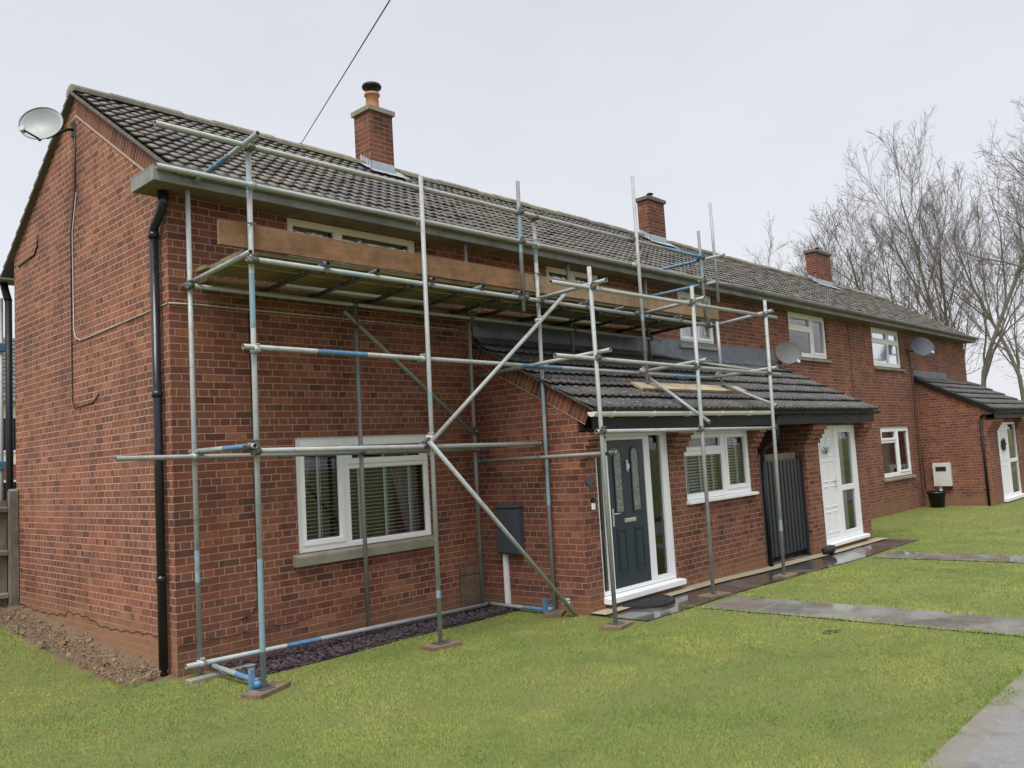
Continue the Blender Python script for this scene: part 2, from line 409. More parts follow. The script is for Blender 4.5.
def frame_box(mb, x0, x1, z0, z1, y0, y1, w):
    """rectangular frame with a small inner step"""
    mb.box(x0, x1, y0, y1, z0, z0+w); mb.box(x0, x1, y0, y1, z1-w, z1)
    mb.box(x0, x0+w, y0, y1, z0+w+.0005, z1-w-.0005); mb.box(x1-w, x1, y0, y1, z0+w+.0005, z1-w-.0005)
def window(parent, x0, x1, z0, z1, y, lights, mat='upvc', gl='glass', sill='white', blinds=False, nets=False, curtains=(), label=None, sillw=.09, tilt=.002):
    f = MB(); fw = .052
    yf = y+.035                       # frame set back a little in the reveal
    frame_box(f, x0, x1, z0, z1, yf, yf+.06, fw)
    panes = MB()
    done = []
    for (a, b, c, d, sash) in lights:
        if sash:
            frame_box(f, a-.012, b+.012, c-.012, d+.012, yf-.014, yf+.05, .05)
            a2, b2, c2, d2 = a+.038, b-.038, c+.038, d-.038
            frame_box(f, a2, b2, c2, d2, yf+.006, yf+.03, .009)
        else:
            a2, b2, c2, d2 = a, b, c, d
            frame_box(f, a2, b2, c2, d2, yf+.008, yf+.035, .011)
        panes.quad((a2, yf+.028, c2), (b2, yf+.028, c2), (b2, yf+.028, d2), (a2, yf+.028, d2))
        done.append((a2, b2, c2, d2))
    # mullions and transoms: fill everything between lights
    xs = sorted({x0+fw, x1-fw, *[l[0] for l in lights], *[l[1] for l in lights]}); zs = sorted({z0+fw, z1-fw, *[l[2] for l in lights], *[l[3] for l in lights]})
    for a, b in zip(xs, xs[1:]):
        for c, d in zip(zs, zs[1:]):
            if not any(l[0]-1e-6 <= a and b <= l[1]+1e-6 and l[2]-1e-6 <= c and d <= l[3]+1e-6 for l in lights):
                f.box(a, b, yf+.002, yf+.056, c, d)
    w = f.build('window', M[mat], parent, bevel=.004); 
    if label: w['label'] = label
    panes.build('pane', M[gl], w, recalc=False)
    s = MB()
    if sill == 'white':
        s.prism_x([(yf-.10, z0-.052), (yf-.10, z0-.012), (yf+.05, z0-.001), (yf+.05, z0-.052)], x0-.03, x1+.05)
        s.build('sill', M['upvc'], w, bevel=.004)
    elif sill:
        s.prism_x([(y-.06, z0-sillw), (y-.06, z0-.035), (yf+.05, z0-.001), (yf+.05, z0-sillw)], x0-.07, x1+.07)
        s.build('sill', M[sill], w, bevel=.006)
    if blinds:
        bl = MB(); tp = MB()
        for (a, b, c, d) in (done if blinds is True else [done[i] for i in blinds]):
            z = c+.01
            while z < d:
                k = .004*math.sin(z*37)
                bl.obox(((a+b)/2, yf+.125+k*.3, z), ((b-a)/2+.04, 0, 0), (0, .0095, tilt), (0, -.0006, .0022)); z += .043+.0015*math.sin(z*91)
            nt_ = max(1, round((b-a)/.33))
            for i in range(nt_):
                xx = a+(b-a)*(i+.5)/nt_
                tp.box(xx-.016, xx+.016, yf+.086, yf+.0875, c, d); tp.box(xx+.03, xx+.037, yf+.086, yf+.0875, c, d)
        bl.build('venetian_blind', M['blind'], w); tp.build('blind_tape', M['tape'], w)
    if nets:
        for (a, b, c, d) in done:
            nb = MB(); k = 24; nb.sm = True
            for i in range(k+1):
                xx = a-.03+(b-a+.06)*i/k; yy = yf+.16+.012*math.sin(i*2.1)
                nb.v += [(xx, yy, c-.05), (xx, yy, d+.05)]
            for i in range(k): nb.face((2*i, 2*i+2, 2*i+3, 2*i+1))
            nb.build('net_curtain', M['net'], w, recalc=False)
    for (a, b, c, d, tap) in curtains:
        nb = MB(); k = 30; nb.sm = True
        for i in range(k+1):
            t = i/k; yy = yf+.2+.02*math.sin(t*26)
            nb.v += [(a+(b-a)*t*(1-abs(tap))+(b-a)*max(0, -tap), yy, c), (a+(b-a)*t, yy, d)]
        for i in range(k): nb.face((2*i, 2*i+2, 2*i+3, 2*i+1))
        nb.build('curtain', M['curtain'], w, recalc=False)
    return w

def chimney(parent, x0, x1, y0, y1, ztop, pot='cowl'):
    zb = roof_z(y0)-.15
    st = MB(); st.box(x0, x1, y0, y1, zb, ztop)
    c = st.build('chimney', M['brick_stack'], parent)
    cap = MB(); a = .035 if pot == 'cowl' else .04
    cap.box(x0-a, x1+a, y0-a, y1+a, ztop+.001, ztop+.075)
    cx, cy = (x0+x1)/2, (y0+y1)/2
    cap.quad((x0-a, y0-a, ztop+.0755), (x1+a, y0-a, ztop+.0755), (cx+.12, cy-.12, ztop+.12), (cx-.12, cy-.12, ztop+.12))
    cap.quad((x1+a, y0-a, ztop+.0755), (x1+a, y1+a, ztop+.0755), (cx+.12, cy+.12, ztop+.12), (cx+.12, cy-.12, ztop+.12))
    cap.quad((x0-a, y1+a, ztop+.0755), (x0-a, y0-a, ztop+.0755), (cx-.12, cy-.12, ztop+.12), (cx-.12, cy+.12, ztop+.12))
    cap.quad((x1+a, y1+a, ztop+.0755), (x0-a, y1+a, ztop+.0755), (cx-.12, cy+.12, ztop+.12), (cx+.12, cy+.12, ztop+.12))
    cap.quad((cx-.12, cy-.12, ztop+.12), (cx+.12, cy-.12, ztop+.12), (cx+.12, cy+.12, ztop+.12), (cx-.12, cy+.12, ztop+.12))
    cap.build('chimney_cap', M['sill' if pot == 'cowl' else 'cap'], c)
    if pot == 'cowl':
        p = MB(); z = ztop+.10
        p.tube([(cx, cy, z), (cx, cy, z+.03), (cx, cy, z+.24), (cx, cy, z+.245), (cx, cy, z+.28)], [.115, .108, .10, .125, .125], 24)
        p.build('chimney_pot', M['terracotta'], c)
        k = MB(); k.sm = True
        prof = [(.085, .28), (.075, .34), (.08, .36), (.15, .37), (.158, .40), (.14, .43), (.08, .455), (.0, .46)]
        k.tube([(cx, cy, z+h) for r, h in prof], [max(r, .004) for r, h in prof], 24)
        k.build('pot_cowl', M['black'], c)
    else:
        k = MB(); z = ztop+.10
        k.cyl((cx, cy), .05, z, z+.07, 16); k.cyl((cx, cy), .02, z+.07, z+.10, 12); k.tube([(cx, cy, z+.10), (cx, cy, z+.125)], [.085, .06], 16)
        k.build('vent_cap', M['black'], c)
    # lead: apron in front and stepped soakers up the left side
    fl = MB()
    n_ = Vector((0, -math.sin(ANG), math.cos(ANG))); s_ = Vector((0, math.cos(ANG), math.sin(ANG)))
    def R3(x, y, off): 
        p = Vector((x, y, roof_z(y)))+n_*off; return tuple(p)
    fl.quad(R3(x0-.16, y0-.20, .088), R3(x1+.14, y0-.20, .088), R3(x1+.1, y0, .075), R3(x0-.1, y0, .075))
    zz = roof_z(y0)
    fl.quad((x0-.004, y0-.006, zz+.05), (x1+.004, y0-.006, zz+.05), (x1+.004, y0-.006, zz+.21), (x0-.004, y0-.006, zz+.21))
    for sx, e in ((x0-.006, -1), (x1+.006, 1)):
        fl.quad(R3(sx, y0, .08), R3(sx+e*.15, y0-.05, .085), R3(sx+e*.15, RY, .085), R3(sx, RY, .085))
        nst = 4; 
        for i in range(nst):
            ya = y0+(RY-y0)*i/nst; yb = y0+(RY-y0)*(i+1)/nst
            fl.quad((sx, ya, roof_z(ya)+.05), (sx, yb, roof_z(yb)+.05), (sx, yb, roof_z(ya)+.26), (sx, ya+.01, roof_z(ya)+.20))
    fl.build('lead_flashing', M['lead_light'], c, recalc=False)
    return c

def porch_roof_z(y): return 3.46+.53*y    # deck level
def corbel(mb, xa, xb, y):
    for i in range(4):
        z = 1.833+.075*i; mb.box(xa, xb, y-.045*(i+1), y+.05, z, z+(.075 if i < 3 else .09))

def house_shell(h, x0, x1, win_holes, gable):
    fw = wall_y(MB(), 0., x0, x1, -.45, H_SOF+.05, win_holes)
    if gable == 'left': pass
    fw.build('front_wall', M['brick'], h)
    rw = wall_y(MB(), 4.44, x0, x1, -.45, H_SOF+.05, []); rw.build('rear_wall', M['brick'], h)
    # ceilings keep the rooms dark; party partition
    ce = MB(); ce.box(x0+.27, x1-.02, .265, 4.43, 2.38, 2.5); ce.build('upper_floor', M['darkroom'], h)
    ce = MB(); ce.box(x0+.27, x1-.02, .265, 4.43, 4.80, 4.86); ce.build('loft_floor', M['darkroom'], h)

def eaves(h, x0, x1, left_end):
    f = MB(); xl = EX0 if left_end else x0
    f.box(xl, x1, -.345, -.322, H_SOF-.005, 4.865)
    if left_end: f.box(xl, xl+.022, -.321, .16, H_SOF-.005, 4.865); f.box(xl+.023, -.002, .14, .16, H_SOF-.005, 4.865)
    f.build('fascia_board', M['fascia'], h)
    s = MB()
    s.box(xl+.023, x1, -.3215, -.001, H_SOF, H_SOF+.02)
    if left_end: s.box(xl+.023, -.001, -.0005, .139, H_SOF, H_SOF+.02)
    s.build('soffit', M['soffit'], h)
    # lid of the box end
    if left_end:
        l = MB(); l.obox((xl/2-.006, -.085, 4.871), (abs(xl)/2-.004, 0, 0), (0, .25, .0), (0, 0, .005)); l.build('eaves_lid', M['fascia'], h)
    g = MB(); n = 10; xa, xb = xl+.02, x1
    cy, cz, r = -.405, 4.875, .055
    ring = [(cy+r*math.cos(a), cz+r*math.sin(a)) for a in np.linspace(math.pi, 2*math.pi, n)]
    ring2 = [(cy+(r-.006)*math.cos(a), cz+(r-.006)*math.sin(a)) for a in np.linspace(2*math.pi, math.pi, n)]
    g.prism_x(ring+ring2, xa, xb)
    g.build('gutter', M['fascia'], h)

def add_roof(h, x0, x1, left, right):
    xl = x0-.07 if left else x0; xr = x1+.05 if right else x1
    r = tiles(xl, xr, EY, EZ, RY, RZ, seed=int(x0)).build('roof', M['tile'], h, recalc=False)
    b = tiles(xl, xr, 2*RY-EY, EZ, RY+.001, RZ, seed=int(x0)+9, period=.3).build('rear_roof', M['tile'], h, recalc=False)
    rd = MB(); n = 8; x = xl; i = 0
    while x < xr-.05:
        xe = min(x+.45, xr); rr = .135+.006*((i*7) % 3); dz = .004*((i*5) % 3)
        ring = [(RY+rr*math.cos(a), RZ+.005+dz+rr*.72*math.sin(a)) for a in np.linspace(-.15, math.pi+.15, n)]
        rd.prism_x(ring, x+.003, xe); x = xe; i += 1
    rd.build('ridge_tiles', M['ridge'], r)
    return r

def slope_band(mb, ya, za, yb, zb, x0, x1, wdt=.19, off=0., up=True, e=.0, proud=.008):
    """band of bricks on end under a verge: from (ya,za) to (yb,zb) is its lower edge"""
    L = math.hypot(yb-ya, zb-za); d = ((yb-ya)/L, (zb-za)/L); n = (-d[1], d[0])
    if n[1] < 0: n = (-n[0], -n[1])
    P = [(ya, za), (yb, zb), (yb+n[0]*wdt, zb+n[1]*wdt), (ya+n[0]*wdt, za+n[1]*wdt)]
    xf = x0-proud
    mb.quad(*[(xf, y, z) for y, z in P], uv=[(off+.012, 0), (off+.012, L), (off+.012+wdt, L), (off+.012+wdt, 0)])
    mb.quad((xf, *P[0]), (x1, *P[0]), (x1, *P[1]), (xf, *P[1]))
    mb.quad((xf, *P[3]), (x1, *P[3]), (x1, *P[2]), (xf, *P[2]))
def slope_line(mb, ya, za, yb, zb, x, w=.022, proud=.012):
    L = math.hypot(yb-ya, zb-za); d = Vector((0, (yb-ya)/L, (zb-za)/L)); n = Vector((0, -d.z, d.y))
    mb.obox((x-proud/2, (ya+yb)/2, (za+zb)/2), (proud/2, 0, 0), d*(L/2), n*(w/2))

def panelled_door(parent, x0, x1, z0, z1, y):
    """dark composite door: two arched glazed panels over two plain panels"""
    d = MB(); d.box(x0, x1, y, y+.045, z0, z1)
    w = x1-x0; h = z1-z0
    cols = ((x0+.14*w, x0+.385*w), (x0+.615*w, x0+.86*w))
    for a, b in cols:
        # lower raised panels with mouldings
        frame_box(d, a, b, z0+.10*h, z0+.40*h, y-.010, y-.0005, .022)
        d.prism_x([(y-.013, z0+.40*h-.022), (y-.004, z0+.40*h-.05), (y-.0005, z0+.40*h-.05), (y-.0005, z0+.40*h-.022)], a+.03, b-.03)
        d.box(a+.035, b-.035, y-.008, y-.0005, z0+.10*h+.04, z0+.40*h-.055)
    dr = d.build('door', M['door_blue'], parent, bevel=.004); dr['label'] = 'dark slate blue door with two arched glass panels'
    for a, b in cols:
        n = 14; cx = (a+b)/2; r = (b-a)/2; zt = z0+.956*h-r; zb = z0+.50*h
        ring = [(a, zb), (b, zb)]+[(cx+r*math.cos(t), zt+r*math.sin(t)) for t in np.linspace(0, math.pi, n)]
        ri = r-.022; ring2 = [(a+.022, zb+.022), (b-.022, zb+.022)]+[(cx+ri*math.cos(t), zt+ri*math.sin(t)) for t in np.linspace(0, math.pi, n)]
        m = MB(); k = len(ring); 
        m.v = [(x, y-.012, z) for x, z in ring]+[(x, y-.012, z) for x, z in ring2]+[(x, y-.0005, z) for x, z in ring]+[(x, y-.0005, z) for x, z in ring2]
        for i in range(k):
            j = (i+1) % k
            m.face((i, j, k+j, k+i)); m.face((i, 2*k+i, 2*k+j, j)); m.face((k+i, k+j, 3*k+j, 3*k+i))
        m.build('panel_moulding', M['door_blue'], dr, recalc=False)
        g = MB(); g.prism_y(ring2, y-.005, y-.002); g.build('door_glass', M['leaded'], dr)
    lb = MB(); lb.box(x0+.34*w, x0+.66*w, y-.014, y-.0005, z0+.435*h, z0+.463*h); lb.box(x0+.37*w, x0+.63*w, y-.020, y-.0141, z0+.440*h, z0+.458*h)
    lb.build('letterbox', M['chrome'], dr, bevel=.003)
    kn = MB(); kn.box(x0+.475*w, x0+.525*w, y-.02, y-.0005, z0+.78*h, z0+.86*h); kn.tube([(x0+.5*w, y-.03, z0+.85*h), (x0+.5*w, y-.045, z0+.81*h), (x0+.5*w, y-.03, z0+.78*h)], .008, 8)
    kn.build('door_knocker', M['chrome'], dr)
    ha = MB(); hx = x0+.045*w
    ha.box(hx-.015, hx+.02, y-.012, y-.0005, z0+.42*h, z0+.54*h); ha.tube([(hx, y-.012, z0+.505*h), (hx, y-.05, z0+.505*h), (hx+.12, y-.05, z0+.505*h)], .009, 8)
    ha.build('door_handle', M['chrome'], dr)
    return dr

# ---- house one: the scaffolded end house
H1 = thing('terraced_house', (0, 0, 0), 'red brick end terrace house wrapped in scaffolding, with bare gable wall and dark front door', 'house', 'houses of the brick terrace')
X1 = 8.5
W1 = [(1.37, 3.29, 1.0, 2.26), (1.37, 3.25, 3.98, H_SOF), (5.78, 7.1, 3.98, H_SOF)]
house_shell(H1, .0, X1, W1, 'left')
g = MB()
poly = [(.262, -.45), (4.438, -.45), (4.438, H_SOF+.05), (4.70, H_SOF+.05), (4.70, roof_z(4.70)+.012), (RY, RZ+.012), (.002, roof_z(.002)+.012), (.002, H_SOF+.052), (.262, H_SOF+.052)]
g.v = []; 
# gable leaf: full face on x=0 (front wall end face butts behind it 2 mm in)
face = [(-.002, -.45), (4.702, -.45), (4.702, roof_z(4.702)+.008), (RY, RZ+.008), (-.002, roof_z(-.002)+.008)]
g.prism_x(face, -.003, -.0005)
g.prism_x([(.263, -.45), (4.437, -.45), (4.437, 4.75), (.263, 4.75)], 0., .25)
g.prism_x([(.1, 4.80), (4.6, 4.80), (4.6, roof_z(4.6)-.03), (RY, RZ-.03), (.1, roof_z(.1)-.03)], 0., .25)
g.build('gable_wall', M['brick_gable_lit'], H1)
vb = MB(); vl = MB()
bo = .215/math.cos(ANG)
slope_band(vb, .02, roof_z(.02)-bo, RY, RZ-bo, -.003, 0., off=0.)

vb.build('verge_bricks', M['brick_edge'], H1)
slope_line(vl, .02, roof_z(.02)-bo-.012, RY, RZ-bo-.012, -.003)
vl.build('verge_mortar', M['mortar'], H1)
vm = MB(); 
for ya, yb in ((EY+.02, RY), (2*RY-EY-.02, RY)):
    L = math.hypot(yb-ya, roof_z(yb)-roof_z(ya)); d = Vector((0, (yb-ya)/L, (roof_z(yb)-roof_z(ya))/L)); n_ = Vector((0, -d.z, d.y)); n_ = n_ if n_.z > 0 else -n_
    vm.obox(Vector((-.040, (ya+yb)/2, (roof_z(ya)+roof_z(yb))/2))+n_*.002, (.034, 0, 0), d*(L/2), n_*.012)
vm.build('verge_undercloak', M['cap'], H1)
# old crack / slate damp course line along the gable foot
cr = MB(); pts = [(-.006, y, .33+.02*math.sin(y*3)+.035*(1 if (2.0 < y < 2.9) else 0)+.012*math.sin(y*23)) for y in np.linspace(.25, 4.65, 60)]
cr.tube(pts, .004, 5)
cr.tube([(x, -.003, .30+.010*math.sin(x*9)) for x in np.linspace(.02, 1.5, 24)], .003, 5); cr.build('damp_course_crack', M['cable_black'], H1)
eaves(H1, 0, X1, True)
R1 = add_roof(H1, 0, X1, True, False)
chimney(H1, 4.22, 4.67, 2.08, 2.48, 7.42, 'cowl')
window(H1, 1.37, 3.29, 1.0, 2.26, 0, [(1.45, 1.99, 1.08, 2.19, True), (2.09, 3.22, 1.95, 2.19, True), (2.09, 3.23, 1.05, 1.89, False)], sill=None, blinds=True,
       curtains=[(1.42, 1.75, 1.0, 2.25, .65), (2.75, 3.28, 1.0, 2.25, -.6)], label='large white window with venetian blinds beside the porch')
s = MB(); s.prism_x([(-.075, .865), (-.075, .965), (-.06, .975), (.034, 1.002), (.034, .865)], 1.29, 3.30); s.build('concrete_sill', M['sill'], H1, bevel=.006)
window(H1, 1.37, 3.25, 3.98, H_SOF-.003, 0, [(1.46, 2.02, 4.08, 4.665, False), (2.13, 3.16, 4.08, 4.665, False)], mat='cream', gl='glass_up', sill='sill', nets=True)
window(H1, 5.78, 7.1, 3.98, H_SOF-.003, 0, [(5.87, 6.40, 4.08, 4.665, False), (6.50, 7.01, 4.08, 4.665, False)], mat='cream', gl='glass_up', sill='sill', nets=True)

# ---- porches
def porch(h, x0, x1, holes, side_left, side_right, wall_x1=None, flash=(0, 0), gutter_mat='black', gx=None, roof_end=None):
    P = -1.72
    w = MB(); wall_y(w, P, x0, wall_x1 or x1, -.45, 2.16, holes)
    if side_left is not None:
        w.prism_x([(P+.262, -.45), (-.002, -.45), (-.002, porch_roof_z(0)-.06), (P+.262, porch_roof_z(P+.262)-.06)], side_left, side_left+.25)
        w.prism_x([(P+.003, 2.1605), (P+.26, 2.1605), (P+.26, porch_roof_z(P+.26)-.06), (P+.003, porch_roof_z(P)-.06)], side_left, side_left+.25)
    if side_right is not None:
        w.prism_x([(P+.262, -.45), (-.002, -.45), (-.002, porch_roof_z(0)-.06), (P+.262, porch_roof_z(P+.262)-.06)], side_right-.25, side_right)
    return w
HO1 = [(4.45, 6.07, .10, 2.13), (6.45, 8.36, 1.14, 2.13)]
w = porch(H1, 4.15, 8.6, HO1, 4.15, 8.6)
for a, b in ((4.152, 4.448), (6.072, 6.448), (8.362, 8.598)): corbel(w, a, b, -1.72)
w.build('porch_wall', M['brick'], H1)
vb = MB(); vl = MB(); pz = lambda y: porch_roof_z(y)-.24
slope_band(vb, -1.84, pz(-1.84), -.01, pz(-.01), 4.15, 4.16); vb.build('porch_verge_bricks', M['brick_edge'], H1)
slope_line(vl, -1.84, pz(-1.84)-.006, -.01, pz(-.01)-.006, 4.15, w=.008, proud=.009); vl.build('porch_verge_mortar', M['mortar'], H1)
def porch_roof(h, x0, x1):
    return tiles(x0, x1, -2.02, porch_roof_z(-2.02), -.002, porch_roof_z(0), gauge=.36, period=.15, amp=.012, step=.046, seed=int(x0)+40, base=.012).build('porch_roof', M['tile_porch'], h, recalc=False)
porch_roof(H1, 4.07, X1)
def flashing(h, x0, x1, z0=3.52, z1=3.80):
    f = MB(); n = 40
    for i in range(n):
        a = x0+(x1-x0)*i/n; b = x0+(x1-x0)*(i+1)/n; k = .004*math.sin(i*2.3)
        f.quad((a, -.012+k, z0), (b, -.012-k, z0), (b, -.008, z1), (a, -.008, z1))
        f.quad((a, -.16+k*3, porch_roof_z(-.16)+.058), (b, -.16-k*3, porch_roof_z(-.16)+.058), (b, -.012-k, z0+.03), (a, -.012+k, z0+.03))
    f.box(x0, x1, -.014, -.003, z1, z1+.008)
    f.build('lead_flashing', M['lead'], h, recalc=False)
flashing(H1, 4.16, X1)
def porch_fascia(h, x0, x1):
    f = MB(); f.box(x0, x1, -1.945, -1.92, 2.165, 2.42)
    f.build('porch_fascia', M['black'], h)
    s = MB(); s.box(x0, x1, -1.9195, -1.722, 2.166, 2.18); s.build('porch_soffit', M['black'], h)
porch_fascia(H1, 4.16, X1)
def gutter(h, name, mat, x0, x1, y, z, r=.052, brackets=True):
    g = MB(); n = 9
    ring = [(y+r*math.cos(a), z+r*math.sin(a)*.95) for a in np.linspace(math.pi, 2*math.pi, n)]
    ring2 = [(y+(r-.005)*math.cos(a), z+(r-.005)*math.sin(a)*.95) for a in np.linspace(2*math.pi, math.pi, n)]
    g.prism_x(ring+ring2, x0, x1); g.prism_x(ring, x0-.004, x0); g.prism_x(ring, x1, x1+.004)
    if brackets:
        x = x0+.35
        while x < x1-.1:
            rr = r+.006; rg = [(y+rr*math.cos(a), z-.001+rr*math.sin(a)) for a in np.linspace(math.pi*.97, 2.03*math.pi, n)]
            g.prism_x(rg+[(y+r, z-.002), (y-r, z-.002)], x, x+.035); x += .85
    return g.build(name, M[mat], h)
gutter(H1, 'porch_gutter', 'gutter_white', 4.06, 8.46, -2.015, 2.375, r=.062)
# door assembly
yd = -1.70
f = MB()
frame_box(f, 4.45, 6.07, .17, 2.13, yd, yd+.07, .045)
f.box(4.62, 4.72, yd+.001, yd+.068, .216, 2.084); f.box(5.51, 5.64, yd+.001, yd+.068, .216, 2.084)
f.box(4.721, 5.509, yd+.001, yd+.068, 2.04, 2.084)
f.box(5.641, 6.024, yd+.001, yd+.068, .216, .25); f.box(5.915, 6.024, yd+.0015, yd+.067, .2505, 2.0839)
fr = f.build('door_frame', M['upvc'], H1, bevel=.004)
s = MB(); s.prism_x([(yd-.12, .085), (yd-.12, .15), (yd+.07, .168), (yd+.07, .085)], 4.44, 6.12); s.build('door_sill', M['upvc'], H1, bevel=.004)
gp = MB(); gp.quad((4.495, yd+.035, .22), (4.62, yd+.035, .22), (4.62, yd+.035, 2.08), (4.495, yd+.035, 2.08)); gp.build('sidelight_pane', M['glass'], fr, recalc=False); gp = MB(); gp.quad((5.641, yd+.035, .25), (5.915, yd+.035, .25), (5.915, yd+.035, 2.08), (5.641, yd+.035, 2.08))
gp.build('sidelight_pane', M['glass'], fr, recalc=False)
panelled_door(H1, 4.724, 5.506, .205, 2.036, yd+.012)
window(H1, 6.45, 8.36, 1.16, 2.128, -1.72, [(6.53, 7.54, 1.85, 2.06, True), (6.52, 7.55, 1.23, 1.78, False), (7.66, 8.28, 1.25, 2.05, True)], sill='white', blinds=[1, 2], tilt=.008, curtains=[(6.5, 7.6, 1.8, 2.12, .0)], label='white porch window with blinds right of the dark door')
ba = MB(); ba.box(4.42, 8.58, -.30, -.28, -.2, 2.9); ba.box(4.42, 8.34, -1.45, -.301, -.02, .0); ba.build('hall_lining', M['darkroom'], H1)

# ---- house two
H2 = thing('terraced_house', (8.5, 0, 0), 'middle brick terrace house with a white front door beside the slatted dark gate', 'house', 'houses of the brick terrace')
W2 = [(9.38, 10.62, 3.76, H_SOF), (13.83, 15.8, 3.74, H_SOF), (13.83, 15.8, .85, 2.1)]
house_shell(H2, X1, 17.05, W2, None); eaves(H2, X1, 17.05, False); add_roof(H2, X1, 17.05, False, False)
chimney(H2, 11.83, 12.48, 2.08, 2.36, 7.40, 'vent')
window(H2, 9.38, 10.62, 3.76, H_SOF-.003, 0, [(9.46, 9.95, 3.86, 4.66, True), (10.05, 10.54, 3.86, 4.66, True)], gl='glass_up', sill='sill', nets=True)
window(H2, 13.83, 15.8, 3.74, H_SOF-.003, 0, [(13.92, 14.98, 3.83, 4.33, False), (13.92, 14.98, 4.41, 4.66, True), (15.08, 15.72, 3.83, 4.66, True)], gl='glass_up', sill='sill')
window(H2, 13.83, 15.8, .85, 2.1, 0, [(13.92, 14.98, .95, 1.65, False), (13.92, 14.98, 1.73, 2.02, True), (15.08, 15.72, .95, 2.02, True)], sill='sill', nets=True)
w = porch(H2, 10.3, 12.95, [(10.85, 12.58, .02, 2.13)], 10.3, 12.95)
for a, b in ((10.302, 10.848), (12.582, 12.948)): corbel(w, a, b, -1.72)
w.build('porch_wall', M['brick'], H2)
porch_roof(H2, X1, 13.02); flashing(H2, X1, 13.0); porch_fascia(H2, X1, 13.0)
gutter(H2, 'porch_gutter', 'black', 8.48, 13.06, -2.01, 2.37)
f = MB()
frame_box(f, 10.85, 12.58, .07, 2.13, yd, yd+.07, .06)
f.box(11.58, 11.78, yd+.001, yd+.068, .1305, 2.0695); f.box(11.781, 12.519, yd+.001, yd+.068, .93, 1.03); f.box(11.781, 12.519, yd+.001, yd+.068, .1305, .2); f.box(12.36, 12.519, yd+.0015, yd+.067, .2005, .9299); f.box(12.36, 12.519, yd+.0015, yd+.067, 1.0301, 2.0695)
f.box(11.781, 12.36, yd+.001, yd+.068, 2.0, 2.0695)
fr2 = f.build('door_frame', M['upvc'], H2, bevel=.004)
s = MB(); s.prism_x([(yd-.10, -.0), (yd-.10, .055), (yd+.07, .069), (yd+.07, -.0)], 10.85, 12.64); s.build('door_sill', M['upvc'], H2, bevel=.004)
gp = MB(); gp.quad((11.781, yd+.035, .2), (12.36, yd+.035, .2), (12.36, yd+.035, .93), (11.781, yd+.035, .93)); gp.build('sidelight_pane', M['glass'], fr2, recalc=False); gp = MB(); gp.quad((11.781, yd+.035, 1.03), (12.36, yd+.035, 1.03), (12.36, yd+.035, 2.0), (11.781, yd+.035, 2.0))
gp.build('sidelight_pane', M['glass'], fr2, recalc=False)
cn = MB(); cn.sm = True
for i in range(31): cn.v += [(11.8+.55*i/30, yd+.16+.018*math.sin(i*1.1), .1), (11.8+.55*i/30, yd+.16+.018*math.sin(i*1.1), 2.05)]
for i in range(30): cn.face((2*i, 2*i+2, 2*i+3, 2*i+1))
cn.build('net_curtain', M['net'], fr2, recalc=False)
d = MB(); d.box(10.915, 11.575, yd+.012, yd+.055, .135, 2.065)
for k in range(4):
    za = .22+.45*k
    for (a, b) in ((10.98, 11.22), (11.28, 11.51)): frame_box(d, a, b, za, za+.38, yd+.002, yd+.0115, .02)
d2 = d.build('door', M['upvc'], H2, bevel=.003); d2['label'] = 'white panelled front door'
ha = MB(); ha.box(11.50, 11.53, yd-.0, yd+.0115, 1.0, 1.18); ha.tube([(11.515, yd, 1.12), (11.515, yd-.045, 1.12), (11.40, yd-.045, 1.12)], .009, 8); ha.build('door_handle', M['chrome'], d2)
wr = MB(); 
for i in range(26):
    a = i*.9; x = 11.12+.09*math.cos(a)*(1+.3*math.sin(i)); z = 1.66+.05*math.sin(a*1.3); wr.tube([(11.1, yd-.02, 1.62), ((11.1+x)/2, yd-.05, (1.62+z)/2+.03), (x+.12*math.cos(i), yd-.03, z+.05)], .003, 5)
tag(wr.build('twig_wreath', M['sole']), 'small bundle of dry twigs hung on the white panelled door', 'wreath')
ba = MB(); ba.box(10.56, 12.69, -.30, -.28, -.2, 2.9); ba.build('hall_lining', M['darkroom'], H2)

# ---- house three
H3 = thing('terraced_house', (17.05, 0, 0), 'farthest brick terrace house, with a dark grey dish and a white meter box', 'house', 'houses of the brick terrace')
XE = 26.8
W3 = [(18.65, 20.72, 3.70, H_SOF), (18.65, 20.8, .78, 2.1)]
house_shell(H3, 17.05, XE, W3, None); eaves(H3, 17.05, XE+.14, False); add_roof(H3, 17.05, XE, False, True)
g = MB(); g.prism_x([(.263, -.45), (4.437, -.45), (4.437, roof_z(4.437)-.02), (RY, RZ-.02), (.263, roof_z(.263)-.02)], XE-.2, XE-.001); g.build('end_gable_wall', M['brick'], H3)
chimney(H3, 20.55, 21.65, 2.08, 2.38, 7.42, 'vent')
window(H3, 18.65, 20.72, 3.70, H_SOF-.003, 0, [(18.74, 19.80, 3.80, 4.33, False), (18.74, 19.80, 4.41, 4.66, True), (19.92, 20.63, 3.80, 4.33, False), (19.92, 20.63, 4.41, 4.66, True)], gl='glass_up', sill='sill')
window(H3, 18.65, 20.8, .78, 2.1, 0, [(18.75, 19.80, .88, 1.68, False), (18.75, 19.80, 1.76, 2.01, True), (19.93, 20.71, .88, 2.01, True)], sill='sill', curtains=[(19.3, 20.0, .8, 2.05, .0), (18.7, 18.95, .8, 2.05, 0)])
w = porch(H3, 21.65, XE, [(22.65, 24.7, -.1, 2.05)], 21.65, XE)
for a, b in ((21.652, 22.648), (24.702, XE-.002)): corbel(w, a, b, -1.72)
w.build('porch_wall', M['brick'], H3)
porch_roof(H3, 21.57, XE+.05); flashing(H3, 21.6, 24.6, 3.5, 3.68); porch_fascia(H3, 21.62, XE+.03)
